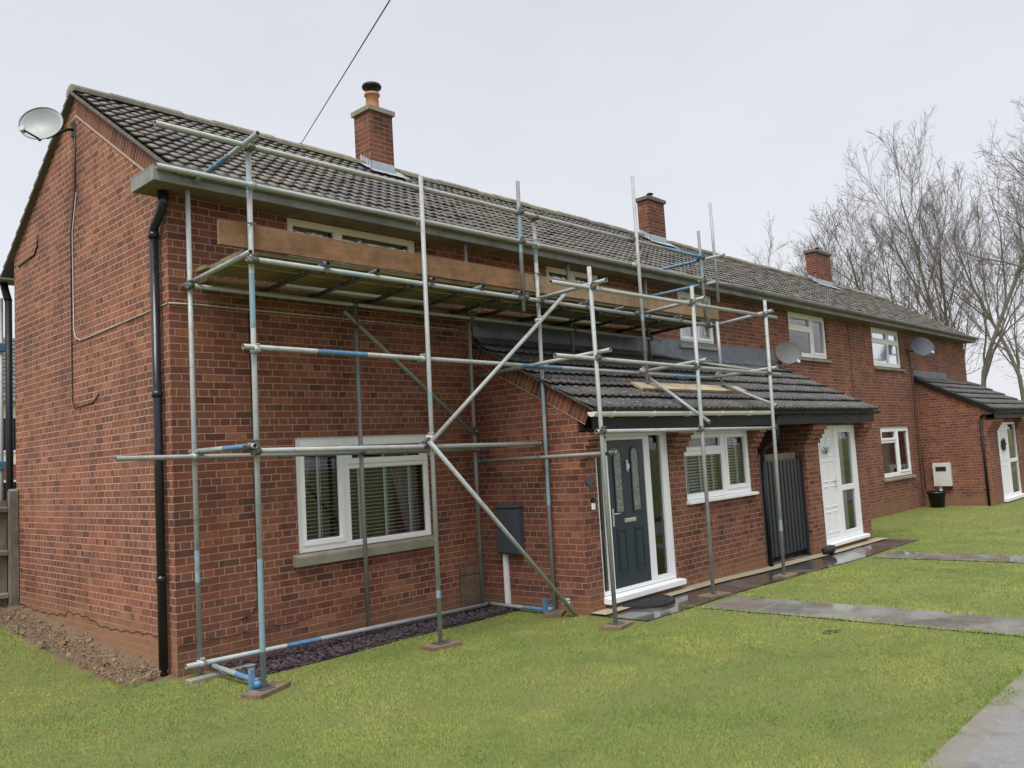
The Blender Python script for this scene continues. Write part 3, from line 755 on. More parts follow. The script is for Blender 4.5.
gutter(H3, 'porch_gutter', 'black', 21.3, XE+.1, -2.01, 2.33)
vb = MB(); slope_band(vb, -1.84, pz(-1.84), -.01, pz(-.01), 21.65, 21.66, off=0); vb.build('porch_verge_bricks', M['brick_edge'], H3)
bb = MB(); ya, yb = -2.0, -.02; d_ = Vector((0, yb-ya, porch_roof_z(yb)-porch_roof_z(ya))); L = d_.length; d_.normalize(); n_ = Vector((0, -d_.z, d_.y))
bb.obox(Vector((21.6, (ya+yb)/2, (porch_roof_z(ya)+porch_roof_z(yb))/2))-n_*.035, (.02, 0, 0), d_*(L/2), n_*.05); bb.build('barge_board', M['black'], H3)
f = MB(); frame_box(f, 22.65, 24.7, -.04, 2.05, yd, yd+.07, .06); f.box(23.62, 23.80, yd+.001, yd+.068, .021, 1.989); f.box(23.801, 24.639, yd+.001, yd+.068, .9, 1.0)
fr3 = f.build('door_frame', M['upvc'], H3, bevel=.004)
gp = MB(); gp.quad((23.801, yd+.035, .02), (24.639, yd+.035, .02), (24.639, yd+.035, 1.989), (23.801, yd+.035, 1.989)); gp.build('sidelight_pane', M['glass'], fr3, recalc=False)
s = MB(); s.prism_x([(yd-.12, -.14), (yd-.12, -.06), (yd+.07, -.041), (yd+.07, -.14)], 22.6, 24.75); s.build('door_sill', M['upvc'], H3)
d = MB(); d.box(22.712, 23.618, yd+.012, yd+.055, .022, 1.988)
for (a, b) in ((22.80, 23.10), (23.22, 23.53)):
    frame_box(d, a, b, .12, .85, yd+.002, yd+.0115, .025); frame_box(d, a, b, .98, 1.88, yd+.002, yd+.0115, .025)
d3 = d.build('door', M['upvc'], H3, bevel=.003); d3['label'] = 'white door with a small wreath'
wr = MB(); wr.sm = True
wr.tube([(23.16+.13*math.cos(a), yd-.02, 1.42+.13*math.sin(a)) for a in np.linspace(0, 2*math.pi, 20)], [.03+.012*math.sin(i*2.7) for i in range(20)], 8, cap=False)
for i in range(30):
    a = i*.77; wr.tube([(23.16+.13*math.cos(a), yd-.03, 1.42+.13*math.sin(a)), (23.16+.22*math.cos(a+.4), yd-.05, 1.42+.2*math.sin(a+.4))], [.008, .002], 5)
tag(wr.build('wreath', M['rubber']), 'dark round wreath hanging on the farthest white front door', 'wreath')
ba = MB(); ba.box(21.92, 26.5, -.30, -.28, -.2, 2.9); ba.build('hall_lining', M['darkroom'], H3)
# thin service pipe in the corner of house three and an old vertical joint
s = MB(); s.tube([(21.60, -.03, .3), (21.60, -.03, 3.2)], .012, 8); s.build('service_pipe', M['sole'], H3)
s = MB(); s.tube([(21.35, -.02, .1), (21.35, -.02, 4.15)], .008, 6); s.tube([(17.1, -.012, 0), (17.1, -.012, 4.7)], .006, 6); s.build('dish_cable', M['cable_black'], H3)
# ------------------------------------------------------------------ pipes, boxes, dishes
t = thing('downpipe', (-.07, .15, 0), 'black cast downpipe with a swan neck at the corner of the bare gable wall', 'downpipe', 'black downpipes')
p = MB(); p.tube([(-.07, .15, .0), (-.07, .15, 4.34)], .043, 16); 
for z in (.9, 2.7, 4.3): p.tube([(-.07, .15, z), (-.07, .15, z+.06)], .052, 16)
p.build('pipe', M['black_gloss'], t)
p = MB(); p.tube([(-.07, .15, 4.36), (-.07, .13, 4.42), (-.06, .02, 4.52), (-.055, -.04, 4.60), (-.055, -.05, 4.73)], [.043, .045, .045, .047, .055], 16); p.build('swan_neck', M['black_gloss'], t)
t = thing('downpipe', (8.64, -1.78, 0), 'black plastic downpipe with a bent top between the dark slatted gate and the porch window', 'downpipe', 'black downpipes')
p = MB(); p.tube([(8.655, -1.76, -.08), (8.655, -1.76, 1.62)], .036, 14); p.build('pipe', M['black'], t)
p = MB(); p.tube([(8.655, -1.76, 1.6), (8.655, -1.765, 1.72), (8.68, -1.80, 1.80), (8.78, -1.93, 1.90), (8.80, -1.965, 1.98), (8.80, -1.965, 2.32)], .036, 14); p.build('swan_neck', M['black'], t)
t = thing('downpipe', (21.55, -1.62, -.1), 'black downpipe beside the white door of the farthest porch', 'downpipe', 'black downpipes')
p = MB(); p.tube([(21.60, -1.60, -.2), (21.60, -1.60, 2.2)], .034, 12); p.build('pipe', M['black'], t)
p = MB(); p.tube([(21.60, -1.60, 2.2), (21.60, -1.66, 2.27), (21.60, -1.95, 2.31)], .034, 12); p.build('pipe_elbow', M['black'], t)
t = thing('downpipe', (-.06, 4.86, 0), 'dark downpipe at the rear edge of the gable wall above the fence', 'downpipe', 'black downpipes')
p = MB(); p.tube([(-.05, 4.80, .1), (-.05, 4.80, 4.45)], .045, 12); p.build('pipe', M['black'], t); 
p = MB(); p.tube([(-.05, 4.80, 4.45), (-.06, 4.9, 4.62), (-.06, 4.98, 4.75)], .05, 12); p.build('swan_neck', M['black'], t)
s = MB(); s.box(-.28, .3, 4.71, 5.04, H_SOF, H_SOF+.02); s.box(-.28, .3, 5.04, 5.065, H_SOF-.005, 4.865); s.box(-.28, -.258, 4.71, 5.0395, H_SOF-.005, 4.865); s.build('rear_eaves_box', M['fascia'], H1)

t = thing('meter_box', (4.05, -.52, 0), 'dark grey meter cupboard with white conduit on the side of the near porch', 'meter box', 'meter boxes')
p = MB(); p.box(4.05, 4.149, -.75, -.36, .68, 1.265); p.prism_y([(4.149, 1.2655), (4.149, 1.30), (4.03, 1.28), (4.03, 1.2655)], -.76, -.35); p.build('box', M['meter'], t, bevel=.008)
p = MB(); p.box(4.038, 4.0495, -.735, -.375, .70, 1.245); p.build('box_door', M['meter'], t, bevel=.004)
p = MB(); p.box(4.095, 4.149, -.455, -.395, .0, .679); p.build('conduit', M['upvc'], t, bevel=.006)
t = thing('meter_box', (21.6, -.5, -.1), 'white meter cupboard with a small dark window on the farthest porch side wall', 'meter box', 'meter boxes')
p = MB(); p.box(21.53, 21.648, -.74, -.28, .38, 1.02); p.build('box', M['meter_white'], t, bevel=.008)
p = MB(); p.box(21.52, 21.5295, -.63, -.36, .80, .92); p.build('box_window', M['anthracite'], t)
p = MB(); p.box(21.59, 21.648, -.46, -.39, -.2, .379); p.build('conduit', M['upvc'], t)

t = thing('plant_pot', (21.2, -.48, -.17), 'large black flower pot standing on the grass under the white meter cupboard', 'plant pot')
p = MB(); p.sm = True; c = (21.2, -.42)
p.tube([(c[0], c[1], z) for z in (-.17, .20, .202, .26, .26, .2, .16)], [.17, .225, .245, .25, .225, .215, .01], 24); p.build('pot', M['pot_plastic'], t)
p = MB(); 
for i in range(7):
    a = i*.9; p.tube([(c[0], c[1], .15), (c[0]+.05*math.cos(a), c[1]+.05*math.sin(a), .3), (c[0]+.10*math.cos(a), c[1]+.1*math.sin(a), .42+.1*(i % 3))], [.006, .004, .002], 5)
p.build('bare_stems', M['sole'], t)

def dish(loc, normal, rad, mat, wall, label, lnb, grp='satellite dishes', arm_to=None):
    n = Vector(normal).normalized(); C = Vector(loc); u = Vector((0, 0, 1)); r = u.cross(n).normalized(); u = n.cross(r)
    t = thing('satellite_dish', tuple(wall), label, 'satellite dish', grp)
    m = MB(); m.sm = True; nr, na = 8, 40
    def pt(q, a, off): 
        x, y = rad*q*math.cos(a), rad*.92*q*math.sin(a)
        return tuple(C+r*x+u*y+n*((q*q-1)*rad*.22+off))
    for side in (0, -.006):
        b = len(m.v); m.v.append(pt(0, 0, side))
        for i in range(1, nr+1):
            for k in range(na): m.v.append(pt(i/nr, 2*math.pi*k/na, side))
        for k in range(na): m.face((b, b+1+k, b+1+(k+1) % na))
        for i in range(nr-1):
            for k in range(na):
                a0 = b+1+i*na; m.face((a0+k, a0+na+k, a0+na+(k+1) % na, a0+(k+1) % na))
    o = 1+nr*na; e0 = 1+(nr-1)*na
    for k in range(na): m.face((e0+k, o+e0+k, o+e0+(k+1) % na, e0+(k+1) % na))
    # rolled rim
    m.tube([pt(1, 2*math.pi*k/na, 0) for k in range(na+1)], .008, 6, cap=False)
    m.build('reflector', mat, t, recalc=True)
    a = MB(); L = C+n*rad*lnb[0]-u*rad*lnb[1]+r*rad*lnb[2]
    a.tube([C-u*rad*.86-n*.02, C-u*rad*.95+n*.03, L-n*.05], .011, 8)
    a.tube([C-u*rad*.3-n*.12, C-u*rad*.93-n*.02], .015, 8)
    a.build('feed_arm', M['black'], t)
    b = MB(); b.tube([tuple(L-n*.03), tuple(L-n*.10)], [.030, .022], 12); b.tube([tuple(L-n*.065), tuple(L-n*.065+u*.05)], .02, 8); b.build('receiver', M['cable_white'], t)
    br = MB(); W = Vector(wall); back = C-n*(rad*.24+.035)
    br.tube([W, W+(back-W)*.2, back-n*.09+Vector((0, 0, -.06)), back-n*.02], .017, 8)
    wn = Vector((-1, 0, 0)) if abs(wall[0]) < .1 else Vector((0, -1, 0)); s_ = wn.cross(Vector((0, 0, 1)))
    br.obox(W+wn*.004, wn*.004, s_*.05, Vector((0, 0, .09))); br.obox(back, n*.02, r*.05, u*.07)
    br.build('wall_bracket', M['black'], t)
    return t
R_ = Vector((0.684, -0.729, 0)); 
dish((-.43, 2.24, 6.07), (-.62, -.74, .26), .24, M['dish'], (-.005, 2.44, 6.16), 'pale grey satellite dish high on the bare gable wall near the roof peak', (.75, .75, -.55))
dish((12.80, -.42, 3.69), (-.60, -.74, .30), .275, M['dish_mid'], (13.25, -.002, 3.55), 'light grey satellite dish on the middle house just above the porch roof', (.7, .95, .35))
dish((21.25, -.42, 4.29), (-.60, -.68, .42), .34, M['dish_dark'], (21.35, -.002, 4.2), 'dark grey satellite dish on the farthest house under the eaves', (.7, .95, .3))

# cables on the gable
w = MB(); w.tube([(-.012, 2.36, 5.36), (-.012, 2.50, 4.9), (-.012, 2.5, 3.72), (-.012, 2.44, 3.61), (-.012, 2.30, 3.565), (-.012, 1.89, 3.57), (-.012, .36, 3.61), (-.012, .02, 3.62)], .007, 6)
w.tube([(-.006, -.012, 3.62), (.3, -.012, 3.63), (3.9, -.012, 3.62)], .008, 6)
tag(w.build('wall_cable', M['cable_white']), 'pale cable clipped down the gable wall and turning to the corner downpipe', 'cable', 'cables on the gable wall')
w = MB(); w.tube([(-.012, 2.36, 6.2), (-.012, 2.40, 5.4), (-.012, 2.56, 4.9), (-.012, 2.58, 2.9), (-.012, 2.52, 2.78), (-.012, 1.95, 2.80), (-.012, 1.78, 2.88)], .007, 6)
tag(w.build('wall_cable', M['cable_black']), 'thin black cable hanging straight down the gable wall with a short hooked end', 'cable', 'cables on the gable wall')
w = MB(); w.tube([(-.012, 3.72, 5.15), (-.012, 3.74, 5.0), (-.012, 3.86, 4.91), (-.012, 4.5, 4.88)], .010, 6)
tag(w.build('wall_cable', M['cable_black']), 'short dark cable curving under the rear verge of the gable', 'cable', 'cables on the gable wall')
w = MB(); w.tube([(.86, -.012, 2.6), (.86, -.012, .75), (.85, -.012, .55), (.78, -.012, .47), (.66, -.012, .43)], .008, 6); w.tube([(.86, -.012, 2.6), (.86, -.012, 3.6)], .006, 6)
tag(w.build('wall_cable', M['cable_black']), 'black cable on the front wall left of the large window', 'cable')
# overhead wire from behind the ridge to a far pole
w = MB(); A = np.array((3.55, 3.0, 6.97)); C0 = np.array((-3.716, -8.065, 1.921)); Rd = np.array((.62, .74, .55)); B = C0+Rd*7.2*1.0
dv = B-A; pts = [A+dv*s*1. for s in (0, .5, 1, 2, 3)]
w.tube([tuple(q) for q in pts], .006, 6)
tag(w.build('overhead_cable', M['cable_black']), 'thin overhead telephone wire rising from behind the ridge left of the near chimney', 'cable')
w = MB(); w.tube([(3.55, 3.0, 6.0), (3.55, 3.0, 7.0)], .02, 8); tag(w.build('wire_bracket', M['cable_black'], H1))

# house number plaque, bell
t = thing('house_plaque', (4.31, -1.73, 1.58), 'small blue-grey slate house number plaque left of the dark front door', 'plaque')
p = MB(); n = 24; p.prism_y([(4.30+.085*math.cos(2*math.pi*k/n), 1.565+.055*math.sin(2*math.pi*k/n)) for k in range(n)], -1.735, -1.7205); p.build('slate', M['meter'], t)
p = MB()
for i, x in enumerate((4.265, 4.30, 4.335)): frame_box(p, x-.012, x+.012, 1.545, 1.59, -1.738, -1.7352, .006)
p.build('numerals', M['lead'], t)
t = thing('doorbell', (4.34, -1.73, 1.3), 'small black and white doorbell on the brick pier beside the dark front door', 'doorbell')
p = MB(); p.box(4.31, 4.365, -1.742, -1.7205, 1.22, 1.30); p.build('bell_plate', M['upvc'], t, bevel=.004); p = MB(); p.box(4.31, 4.365, -1.748, -1.7205, 1.301, 1.36); p.build('bell_camera', M['black'], t, bevel=.004)

# gate
t = thing('slatted_gate', (8.75, -1.62, 0), 'tall anthracite gate of vertical slats filling the passage between the two porches', 'gate')
for i in range(11):
    x = 8.785+i*.133; p = MB(); p.box(x, x+.096, -1.65, -1.63, .06, 1.58+.01*(i % 3)); p.build('slat', M['gate'], t, bevel=.003)
for z in (.25, .85, 1.42):
    p = MB(); p.box(8.76, 10.26, -1.629, -1.59, z, z+.09); p.build('rail', M['gate'], t)
p = MB(); p.box(8.70, 8.765, -1.66, -1.58, -.05, 1.64); p.build('post', M['gate'], t, bevel=.004)
p = MB(); p.box(10.24, 10.298, -1.66, -1.58, -.05, 1.6); p.build('post', M['gate'], t, bevel=.004)
p = MB(); p.box(8.9, 10.2, -1.585, -1.565, 1.50, 1.70); p.build('top_board', M['fence'], t)

# doormat: half round
m = MB(); k = 28; C1 = (5.06, -1.83); rr = .42
ring = [(C1[0]+rr*math.cos(a), C1[1]-.40*math.sin(a)) for a in np.linspace(0, math.pi, k)]
zt = .05; b = len(m.v); m.v += [(x, y, zt) for x, y in ring]+[(x, y, 0.02) for x, y in ring]
m.face(range(k)); m.face(range(2*k-1, k-1, -1))
for i in range(k): j = (i+1) % k; m.face((i, k+i, k+j, j))
for q in (.3, .55, .8):
    m.tube([(C1[0]+rr*q*math.cos(a), C1[1]-.03-.36*q*math.sin(a), zt+.002) for a in np.linspace(.05, math.pi-.05, 20)], .007, 5)
m.origin = (C1[0], C1[1], 0)
tag(m.build('doormat', M['rubber']), 'black half-round rubber doormat lying on the wet path at the dark front door', 'doormat')
m = MB(); m.tube([(10.34, -1.86, .0), (10.45, -1.95, .02), (10.62, -1.93, .03)], [.05, .08, .05], 10); m.origin = (10.45, -1.9, -.05)
tag(m.build('rubber_boot', M['rubber']), 'dark lump of rubber lying at the foot of the brick pier beside the gate', 'boot')

# ------------------------------------------------------------------ scaffolding
S = thing('scaffolding', (0.2, -1.25, 0), 'galvanised tube and fitting scaffold with a timber platform along the front of the near house', 'scaffolding')
O, I, F = -1.25, -.25, -2.4; TR = .0245
def T(name, a, b, mat='tube', hollow=.84, r=TR):
    m = MB(); m.tube([a, b], r, 14, hollow=hollow); return m.build(name, M[mat], S, recalc=True)
def band(par, a, b, t0, t1, mat='blue'):
    a = Vector(a); b = Vector(b); m = MB(); m.tube([a+(b-a)*t0, a+(b-a)*t1], TR+.0007, 14, cap=False); m.build('blue_paint', M[mat], par, recalc=False)
def std(x, y, z0, z1, dx=0., mat='tube', blue=None, foot=True):
    a, b = (x, y, z0), (x+dx, y, z1); o = T('standard', a, b, mat)
    if blue:
        for q in blue: band(o, a, b, (q[0]-z0)/(z1-z0), (q[1]-z0)/(z1-z0), 'blue_faded')
    if foot:
        m = MB(); m.box(x-.075, x+.075, y-.075, y+.075, z0-.006, z0); m.build('base_plate', M['coupler'], S)
    return o
std(.18, O, .045, 4.92, .02, blue=[(.35, 1.15), (3.2, 3.7)])
std(2.16, -1.33, .045, 5.0, .05, blue=[(.5, .58), (2.5, 2.65)])
std(4.06, -1.25, .03, 4.93, .07, blue=[(1.3, 1.9), (2.4, 2.9), (4.3, 4.6)])
std(6.12, -1.42, 2.81, 5.78, blue=[(3.7, 3.8)], foot=False); std(8.19, -1.42, 2.81, 3.84, foot=False)
std(.10, I, .03, 4.80, blue=[(.9, 1.2)]); std(2.06, I, .03, 3.75, mat='tube_dark'); std(3.84, I, .03, 4.83, .03, mat='tube_dark')
std(5.98, I, 3.38, 4.85, foot=False, mat='tube_dark'); std(8.0, I, 3.38, 4.83, foot=False, mat='tube_dark')
std(3.78, -2.37, .045, 3.98, -.05); std(5.80, F, .03, 3.98, .05); std(7.76, F, .0, 3.99, .12, blue=[(.62, .78)])
# hung tubes with sleeves
a, b = (3.78, -1.30, 3.65), (3.81, -1.30, 5.27); o = T('hanger_tube', a, b, 'tube_dark'); band(o, a, b, .45, .80, 'blue_faded')
a, b = (8.06, -1.30, 3.70), (8.04, -1.30, 5.31); o = T('hanger_tube', a, b, 'tube_dark'); band(o, a, b, .48, .80, 'blue_faded')
T('hanger_tube', (8.48, -1.31, 4.20), (8.46, -1.31, 5.84), 'tube')
def led(name, a, b, bl=(), mat='tube'):
    o = T(name, a, b, mat)
    for q in bl: band(o, a, b, *q)
    return o
led('guard_rail', (-.68, O-.05, 4.87), (8.75, O-.05, 4.89), [(.81, .93)])
led('guard_rail', (-.68, O-.05, 4.505), (8.82, O-.05, 4.53))
led('ledger', (.12, O-.05, 3.82), (8.2, O-.05, 3.80))
led('ledger', (.06, O-.05, 3.02), (8.46, O-.05, 2.95), [(.09, .16), (.43, .52), (.82, .92)])
led('ledger', (.14, O-.055, 2.095), (3.93, O-.055, 2.045))
led('ledger', (-.66, I-.05, 2.10), (4.0, I-.05, 2.02), mat='tube_dark')
led('ledger', (.05, I-.05, 3.75), (8.3, I-.05, 3.71), mat='tube')
led('ledger', (-.06, I-.05, .155), (3.98, I-.05, .07), [(.26, .36)])
led('ledger', (3.07, F+.05, 3.74), (8.31, F+.05, 3.77)); led('ledger', (3.07, F+.05, 2.95), (8.27, F+.05, 2.90)); led('ledger', (3.69, F+.05, 2.13), (7.96, F+.05, 2.10))
# transoms across the scaffold
tz = [(.13, 'tube'), (.95, 'tube_dark'), (1.55, 'tube_dark'), (2.3, 'tube_dark'), (3.05, 'tube_dark'), (3.7, 'tube_dark'), (4.2, 'tube_dark'), (5.0, 'tube_dark'), (5.8, 'tube_dark'), (6.45, 'tube_dark'), (7.3, 'tube_dark'), (8.1, 'tube_dark')]
for x, mt in tz: T('transom', (x, -1.36, 3.868), (x+.01, -.02, 3.80), mt if x < .5 else 'tube_shaded')
o = led('transom', (.13, O-.30, 4.90), (.13, -.12, 4.76), [(.35, .75)])
led('transom', (.12, O-.10, 2.14), (.12, -.12, 2.14), [(.1, .45)])
o = led('transom', (.20, O+.03, .07), (.20, I-.02, .11), [(.0, .5)])
o = led('transom', (4.0, O+.03, .05), (3.93, I, .07), [(.0, .42)])
led('transom', (3.95, F-.03, 1.885), (3.95, -.16, 1.87), mat='tube_dark')
led('transom', (3.86, F-.10, 4.03-.21), (4.1, O, 3.84)); led('transom', (3.85, F-.10, 3.03), (3.98, -.2, 2.98), mat='tube')
led('transom', (5.95, F-.12, 3.82), (6.28, O, 3.82)); led('transom', (5.92, F-.10, 3.01), (6.25, O+.3, 2.98))
led('transom', (7.90, F-.10, 3.82), (8.30, O+.1, 3.79)); led('transom', (7.90, F-.10, 2.98), (8.2, O+.2, 2.96))
led('transom', (8.12, -1.68, 4.86), (8.05, .0, 4.83), [(.25, .9)]); led('transom', (8.12, -1.5, 4.46), (8.03, -.12, 4.42), [(.15, .9)])
# braces
T('brace', (2.11, O-.11, 2.09), (4.52, O-.11, 3.93)); T('brace', (2.10, O-.13, 2.12), (4.06, -1.60, .0))
T('brace', (1.86, I-.06, 3.65), (3.76, I-.06, 2.24), 'tube_dark')
T('brace', (6.20, O-.15, 2.90), (5.95, F-.05, 2.20)); T('brace', (8.25, O-.15, 2.84), (7.88, F-.05, 2.42))
T('brace', (8.02, I-.05, 3.42), (8.10, F+.1, 2.93), 'tube_dark')
# couplers
NC = 0
def coupler(p, da, db, off=.025, mat='coupler'):
    """right angle fitting: two short clamps round the tubes, bolts and nuts"""
    global NC
    p = Vector(p); da = Vector(da).normalized(); db = Vector(db).normalized(); n = da.cross(db).normalized() if da.cross(db).length > .1 else da.orthogonal().normalized()
    m = MB(); a = p+n*off; b = p-n*off
    m.tube([a-da*.03, a+da*.03], .031, 12); m.tube([b-db*.03, b+db*.03], .031, 12)
    m.obox(p, n*.02, da*.022, db*.022)
    for q, d, e in ((a, da, db), (b, db, da)):
        m.obox(q+e*.04, e*.012, d*.018, n*.016); m.tube([q+e*.045-n*.045, q+e*.045+n*.04], .0065, 6); m.tube([q+e*.045+n*.025, q+e*.045+n*.04], .012, 6)
    m.build('coupler', M[mat], S); NC += 1
X_, Y_, Z_ = (1, 0, 0), (0, 1, 0), (0, 0, 1)
for x in (.20, 2.22, 4.12, 6.12, 8.05):
    for z in (4.87, 4.51, 3.815): coupler((x, O-.025 if x != 6.12 else -1.37, z), Z_, X_, mat='coupler' if z != 4.51 else 'coupler_pale')
for x in (.19, 2.14, 4.10, 6.12, 8.19): coupler((x, O-.025 if x < 5 else -1.37, 3.0), Z_, X_, mat='coupler_pale')
for x in (3.80, 8.06):
    for z in (4.88, 4.51, 3.82): coupler((x, O-.06, z), Z_, X_)
for x, z in ((.16, 2.09), (2.10, 2.075), (3.93, 2.045)): coupler((x, O-.03, z), Z_, X_)
for x, z in ((.08, 2.09), (2.03, 2.06), (3.86, 2.02), (.08, 3.75), (2.02, 3.74), (3.86, 3.72), (5.98, 3.72), (8.0, 3.71), (.10, .15), (3.86, .08)): coupler((x, I-.025, z), Z_, X_, mat='coupler' if z > 3 or x > 1 else 'coupler_pale')
for x, z in ((3.74, 3.75), (5.84, 3.76), (7.87, 3.77), (3.75, 2.95), (5.83, 2.92), (7.85, 2.90), (3.75, 2.13), (5.82, 2.11), (7.84, 2.10)): coupler((x, F+.025, z), Z_, X_)
for x in (.95, 2.3, 3.7, 5.0, 6.45, 7.3): coupler((x, O-.05, 3.84), X_, Y_)
for p_ in ((.16, O+.02, .08), (4.03, O+.02, .06)): 
    coupler(p_, Z_, Y_, mat='blue'); m = MB(); m.box(p_[0]-.075, p_[0]-.035, p_[1]+.02, p_[1]+.07, p_[2]-.05, p_[2]+.13); m.build('brace_bracket', M['blue'], S)
for p_ in ((2.17, O-.06, 2.16), (2.20, O-.06, 2.0), (4.02, O-.07, 3.55), (3.97, -1.52, .16)): coupler(p_, Z_, (1, 0, .75), mat='coupler_pale')
for p_ in ((2.03, I-.04, 3.52), (3.83, I-.04, 2.26)): coupler(p_, Z_, (1, 0, -.75))
for p_ in ((3.90, F+.02, 1.885), (4.05, O+.04, 1.88), (3.95, I+.02, 1.875), (.13, O-.03, 2.14)): coupler(p_, Z_, Y_)
# platform boards and toe boards
for (xa, xb) in ((.3, 4.1), (4.15, 8.3)):
    m = MB(); m.box(xa, xb, -.20, -.025, 3.842, 3.88); m.build('scaffold_board', M['board_old'], S, bevel=.003)
for k in range(4):
    y0 = -1.19+k*.245
    xs = [(.16, 3.93), (3.945, 6.1), (6.115, 8.5)]; zz = 3.898+.003*(k % 2)
    for j, (xa, xb) in enumerate(xs):
        m = MB(); m.box(xa+.02*(k % 3), xb+(.06*((k*3) % 4) if j == 2 else 0), y0, y0+.225, zz, zz+.038); b_ = m.build('scaffold_board', M['board_old'], S, bevel=.003)
m = MB(); m.box(-.09, 3.92, O+.028, O+.066, 3.94, 4.165); m.box(-.092, -.0895, O+.026, O+.068, 3.938, 4.167); m.build('toe_board', M['board'], S, bevel=.003)
m = MB(); m.box(3.93, 8.62, O+.028, O+.066, 3.935, 4.155); m.build('toe_board', M['board_sandy'], S, bevel=.003)
for x in (.19, 2.2, 3.80, 4.11, 6.36):   # toe board clips
    m = MB(); m.box(x-.05, x+.05, O-.031, O-.026, 4.15, 4.165); m.box(x+.035, x+.05, O-.03, O+.075, 4.166, 4.172); m.build('board_clip', M['coupler'], S)
# sole boards under the standards
def sole(x, y, rz, lx, ly, label, z=None, mat='sole'):
    m = MB(); c, s_ = math.cos(rz), math.sin(rz); zz = float(gz(x, y)) if z is None else z
    m.obox((x, y, zz+.02), (c*lx/2, s_*lx/2, 0), (-s_*ly/2, c*ly/2, 0), (0, 0, .019)); m.origin = (x, y, zz)
    tag(m.build('sole_board', M[mat], bevel=.003), label, 'sole board', 'timber pads under the scaffold')
sole(.20, O-.01, .42, .44, .20, 'damp timber pad on the lawn under the front corner standard nearest the gable', .0)
sole(2.17, -1.33, -.1, .36, .22, 'timber pad on the lawn in front of the large window')
sole(4.08, -1.27, .5, .44, .21, 'timber pad on the slate chips beside the corner of the porch')
sole(3.80, -2.38, .2, .36, .22, 'timber pad at the lawn edge in front of the dark front door', .0)
sole(5.82, -2.40, -.15, .40, .22, 'timber pad on the wet path in front of the porch window', .0)
sole(7.77, -2.42, .05, .42, .22, 'timber pad on the wet path in front of the slatted gate', -.03)
sole(.12, I, .1, .34, .2, 'timber pad tight against the front wall beside the corner downpipe', -.02)
sole(2.02, I, .0, .34, .2, 'timber pad on the slate chips under the large window', -.02)
sole(3.86, I, .1, .40, .2, 'timber pad in the corner between front wall and porch', -.02)
m = MB(); zc = porch_roof_z(-1.45)+.075; n_ = Vector((0, -.468, .884)); d_ = Vector((0, .884, .468))
m.obox(Vector((7.28, -1.45, zc)), (1.47, 0, 0), d_*.112, n_*.019); m.origin = (7.28, -1.45, zc)
tag(m.build('roof_plank', M['board_new'], bevel=.003), 'pale new plank lying across the porch roof tiles under two scaffold tubes', 'plank')

m = MB(); m.box(3.69, 4.03, -.035, -.012, .03, .53); m.box(3.69, 4.03, -.045, -.0355, .44, .49); m.origin = (3.86, -.02, .03)
tag(m.build('timber_hatch', M['sole'], bevel=.004), 'small brown timber hatch against the foot of the front wall next to the porch', 'hatch')
# rear scaffold glimpsed past the gable
S2 = thing('rear_scaffolding', (-.06, 5.15, .3), 'sliver of rear scaffold tube with blue fittings seen left of the gable', 'scaffolding')
m = MB(); m.tube([(-.06, 5.15, .3), (-.04, 5.15, 4.55)], TR, 12); m.build('standard', M['tube'], S2)
for z in (3.85, 2.2):
    m = MB(); m.tube([(-1.8, 5.2, z), (4, 5.2, z)], TR, 10); m.build('ledger', M['tube'], S2)
for z in (3.85, 2.2): 
    m = MB(); m.box(-.10, .0, 5.1, 5.22, z-.06, z+.06); m.build('coupler', M['blue'], S2, bevel=.01)
# ------------------------------------------------------------------ ground, paths, lawn
def soil_mat():
    m, nt, b = new_mat('lawn_soil'); n = N(nt); P = n.pos()
    c = n.mix(n.noise(P, 3, 5), (.13, .135, .04), (.20, .20, .055)); c = n.mix(n.ramp(n.noise(P, 40, 4, .7), [(.4, 0), (.7, .7)]), c, (.10, .14, .03))
    n.put(b.inputs['Base Color'], c); b.inputs['Roughness'].default_value = .95
    n.put(b.inputs['Normal'], n.bump(n.noise(P, 60, 4, .7), .8, .02)); return m
def grass_mat():
    m, nt, b = new_mat('grass_blades'); n = N(nt); P = n.pos(); uv = n.coord('UV')
    c = n.mix(n.sep(uv)[0], (.145, .235, .045), (.20, .295, .065))
    c = n.mix(n.ramp(n.noise(P, .7, 3, .6, .5), [(.46, 0), (.68, .6)]), c, (.46, .42, .09))
    c = n.mix(n.ramp(n.noise(P, 2.2, 3, .6), [(.36, .6), (.52, 0)]), c, (.085, .17, .03))
    c = n.mix(n.ramp(n.noise(P, 6.5, 4, .7), [(.62, 0), (.78, .5)]), c, (.40, .34, .15))
    c = n.mix(n.ramp(n.sep(uv)[0], [(.94, 0), (.98, .4)]), c, (.42, .40, .2))
    c = n.mix(n.ramp(n.noise(P, .33, 4, .6, .6), [(.47, 0), (.64, .5)]), c, (.37, .41, .10))
    ge = n.node('ShaderNodeNewGeometry'); vm = n.node('ShaderNodeMix', data_type='VECTOR'); vm.inputs[0].default_value = .6; n.link(ge.outputs['Normal'], vm.inputs[4]); vm.inputs[5].default_value = (0, 0, 1)
    vn = n.node('ShaderNodeVectorMath', operation='NORMALIZE'); n.link(vm.outputs[1], vn.inputs[0]); n.link(vn.outputs[0], b.inputs['Normal'])
    n.put(b.inputs['Base Color'], c); b.inputs['Roughness'].default_value = .75; b.inputs['Specular IOR Level'].default_value = .15
    b.inputs['Subsurface Weight'].default_value = 0.
    return m
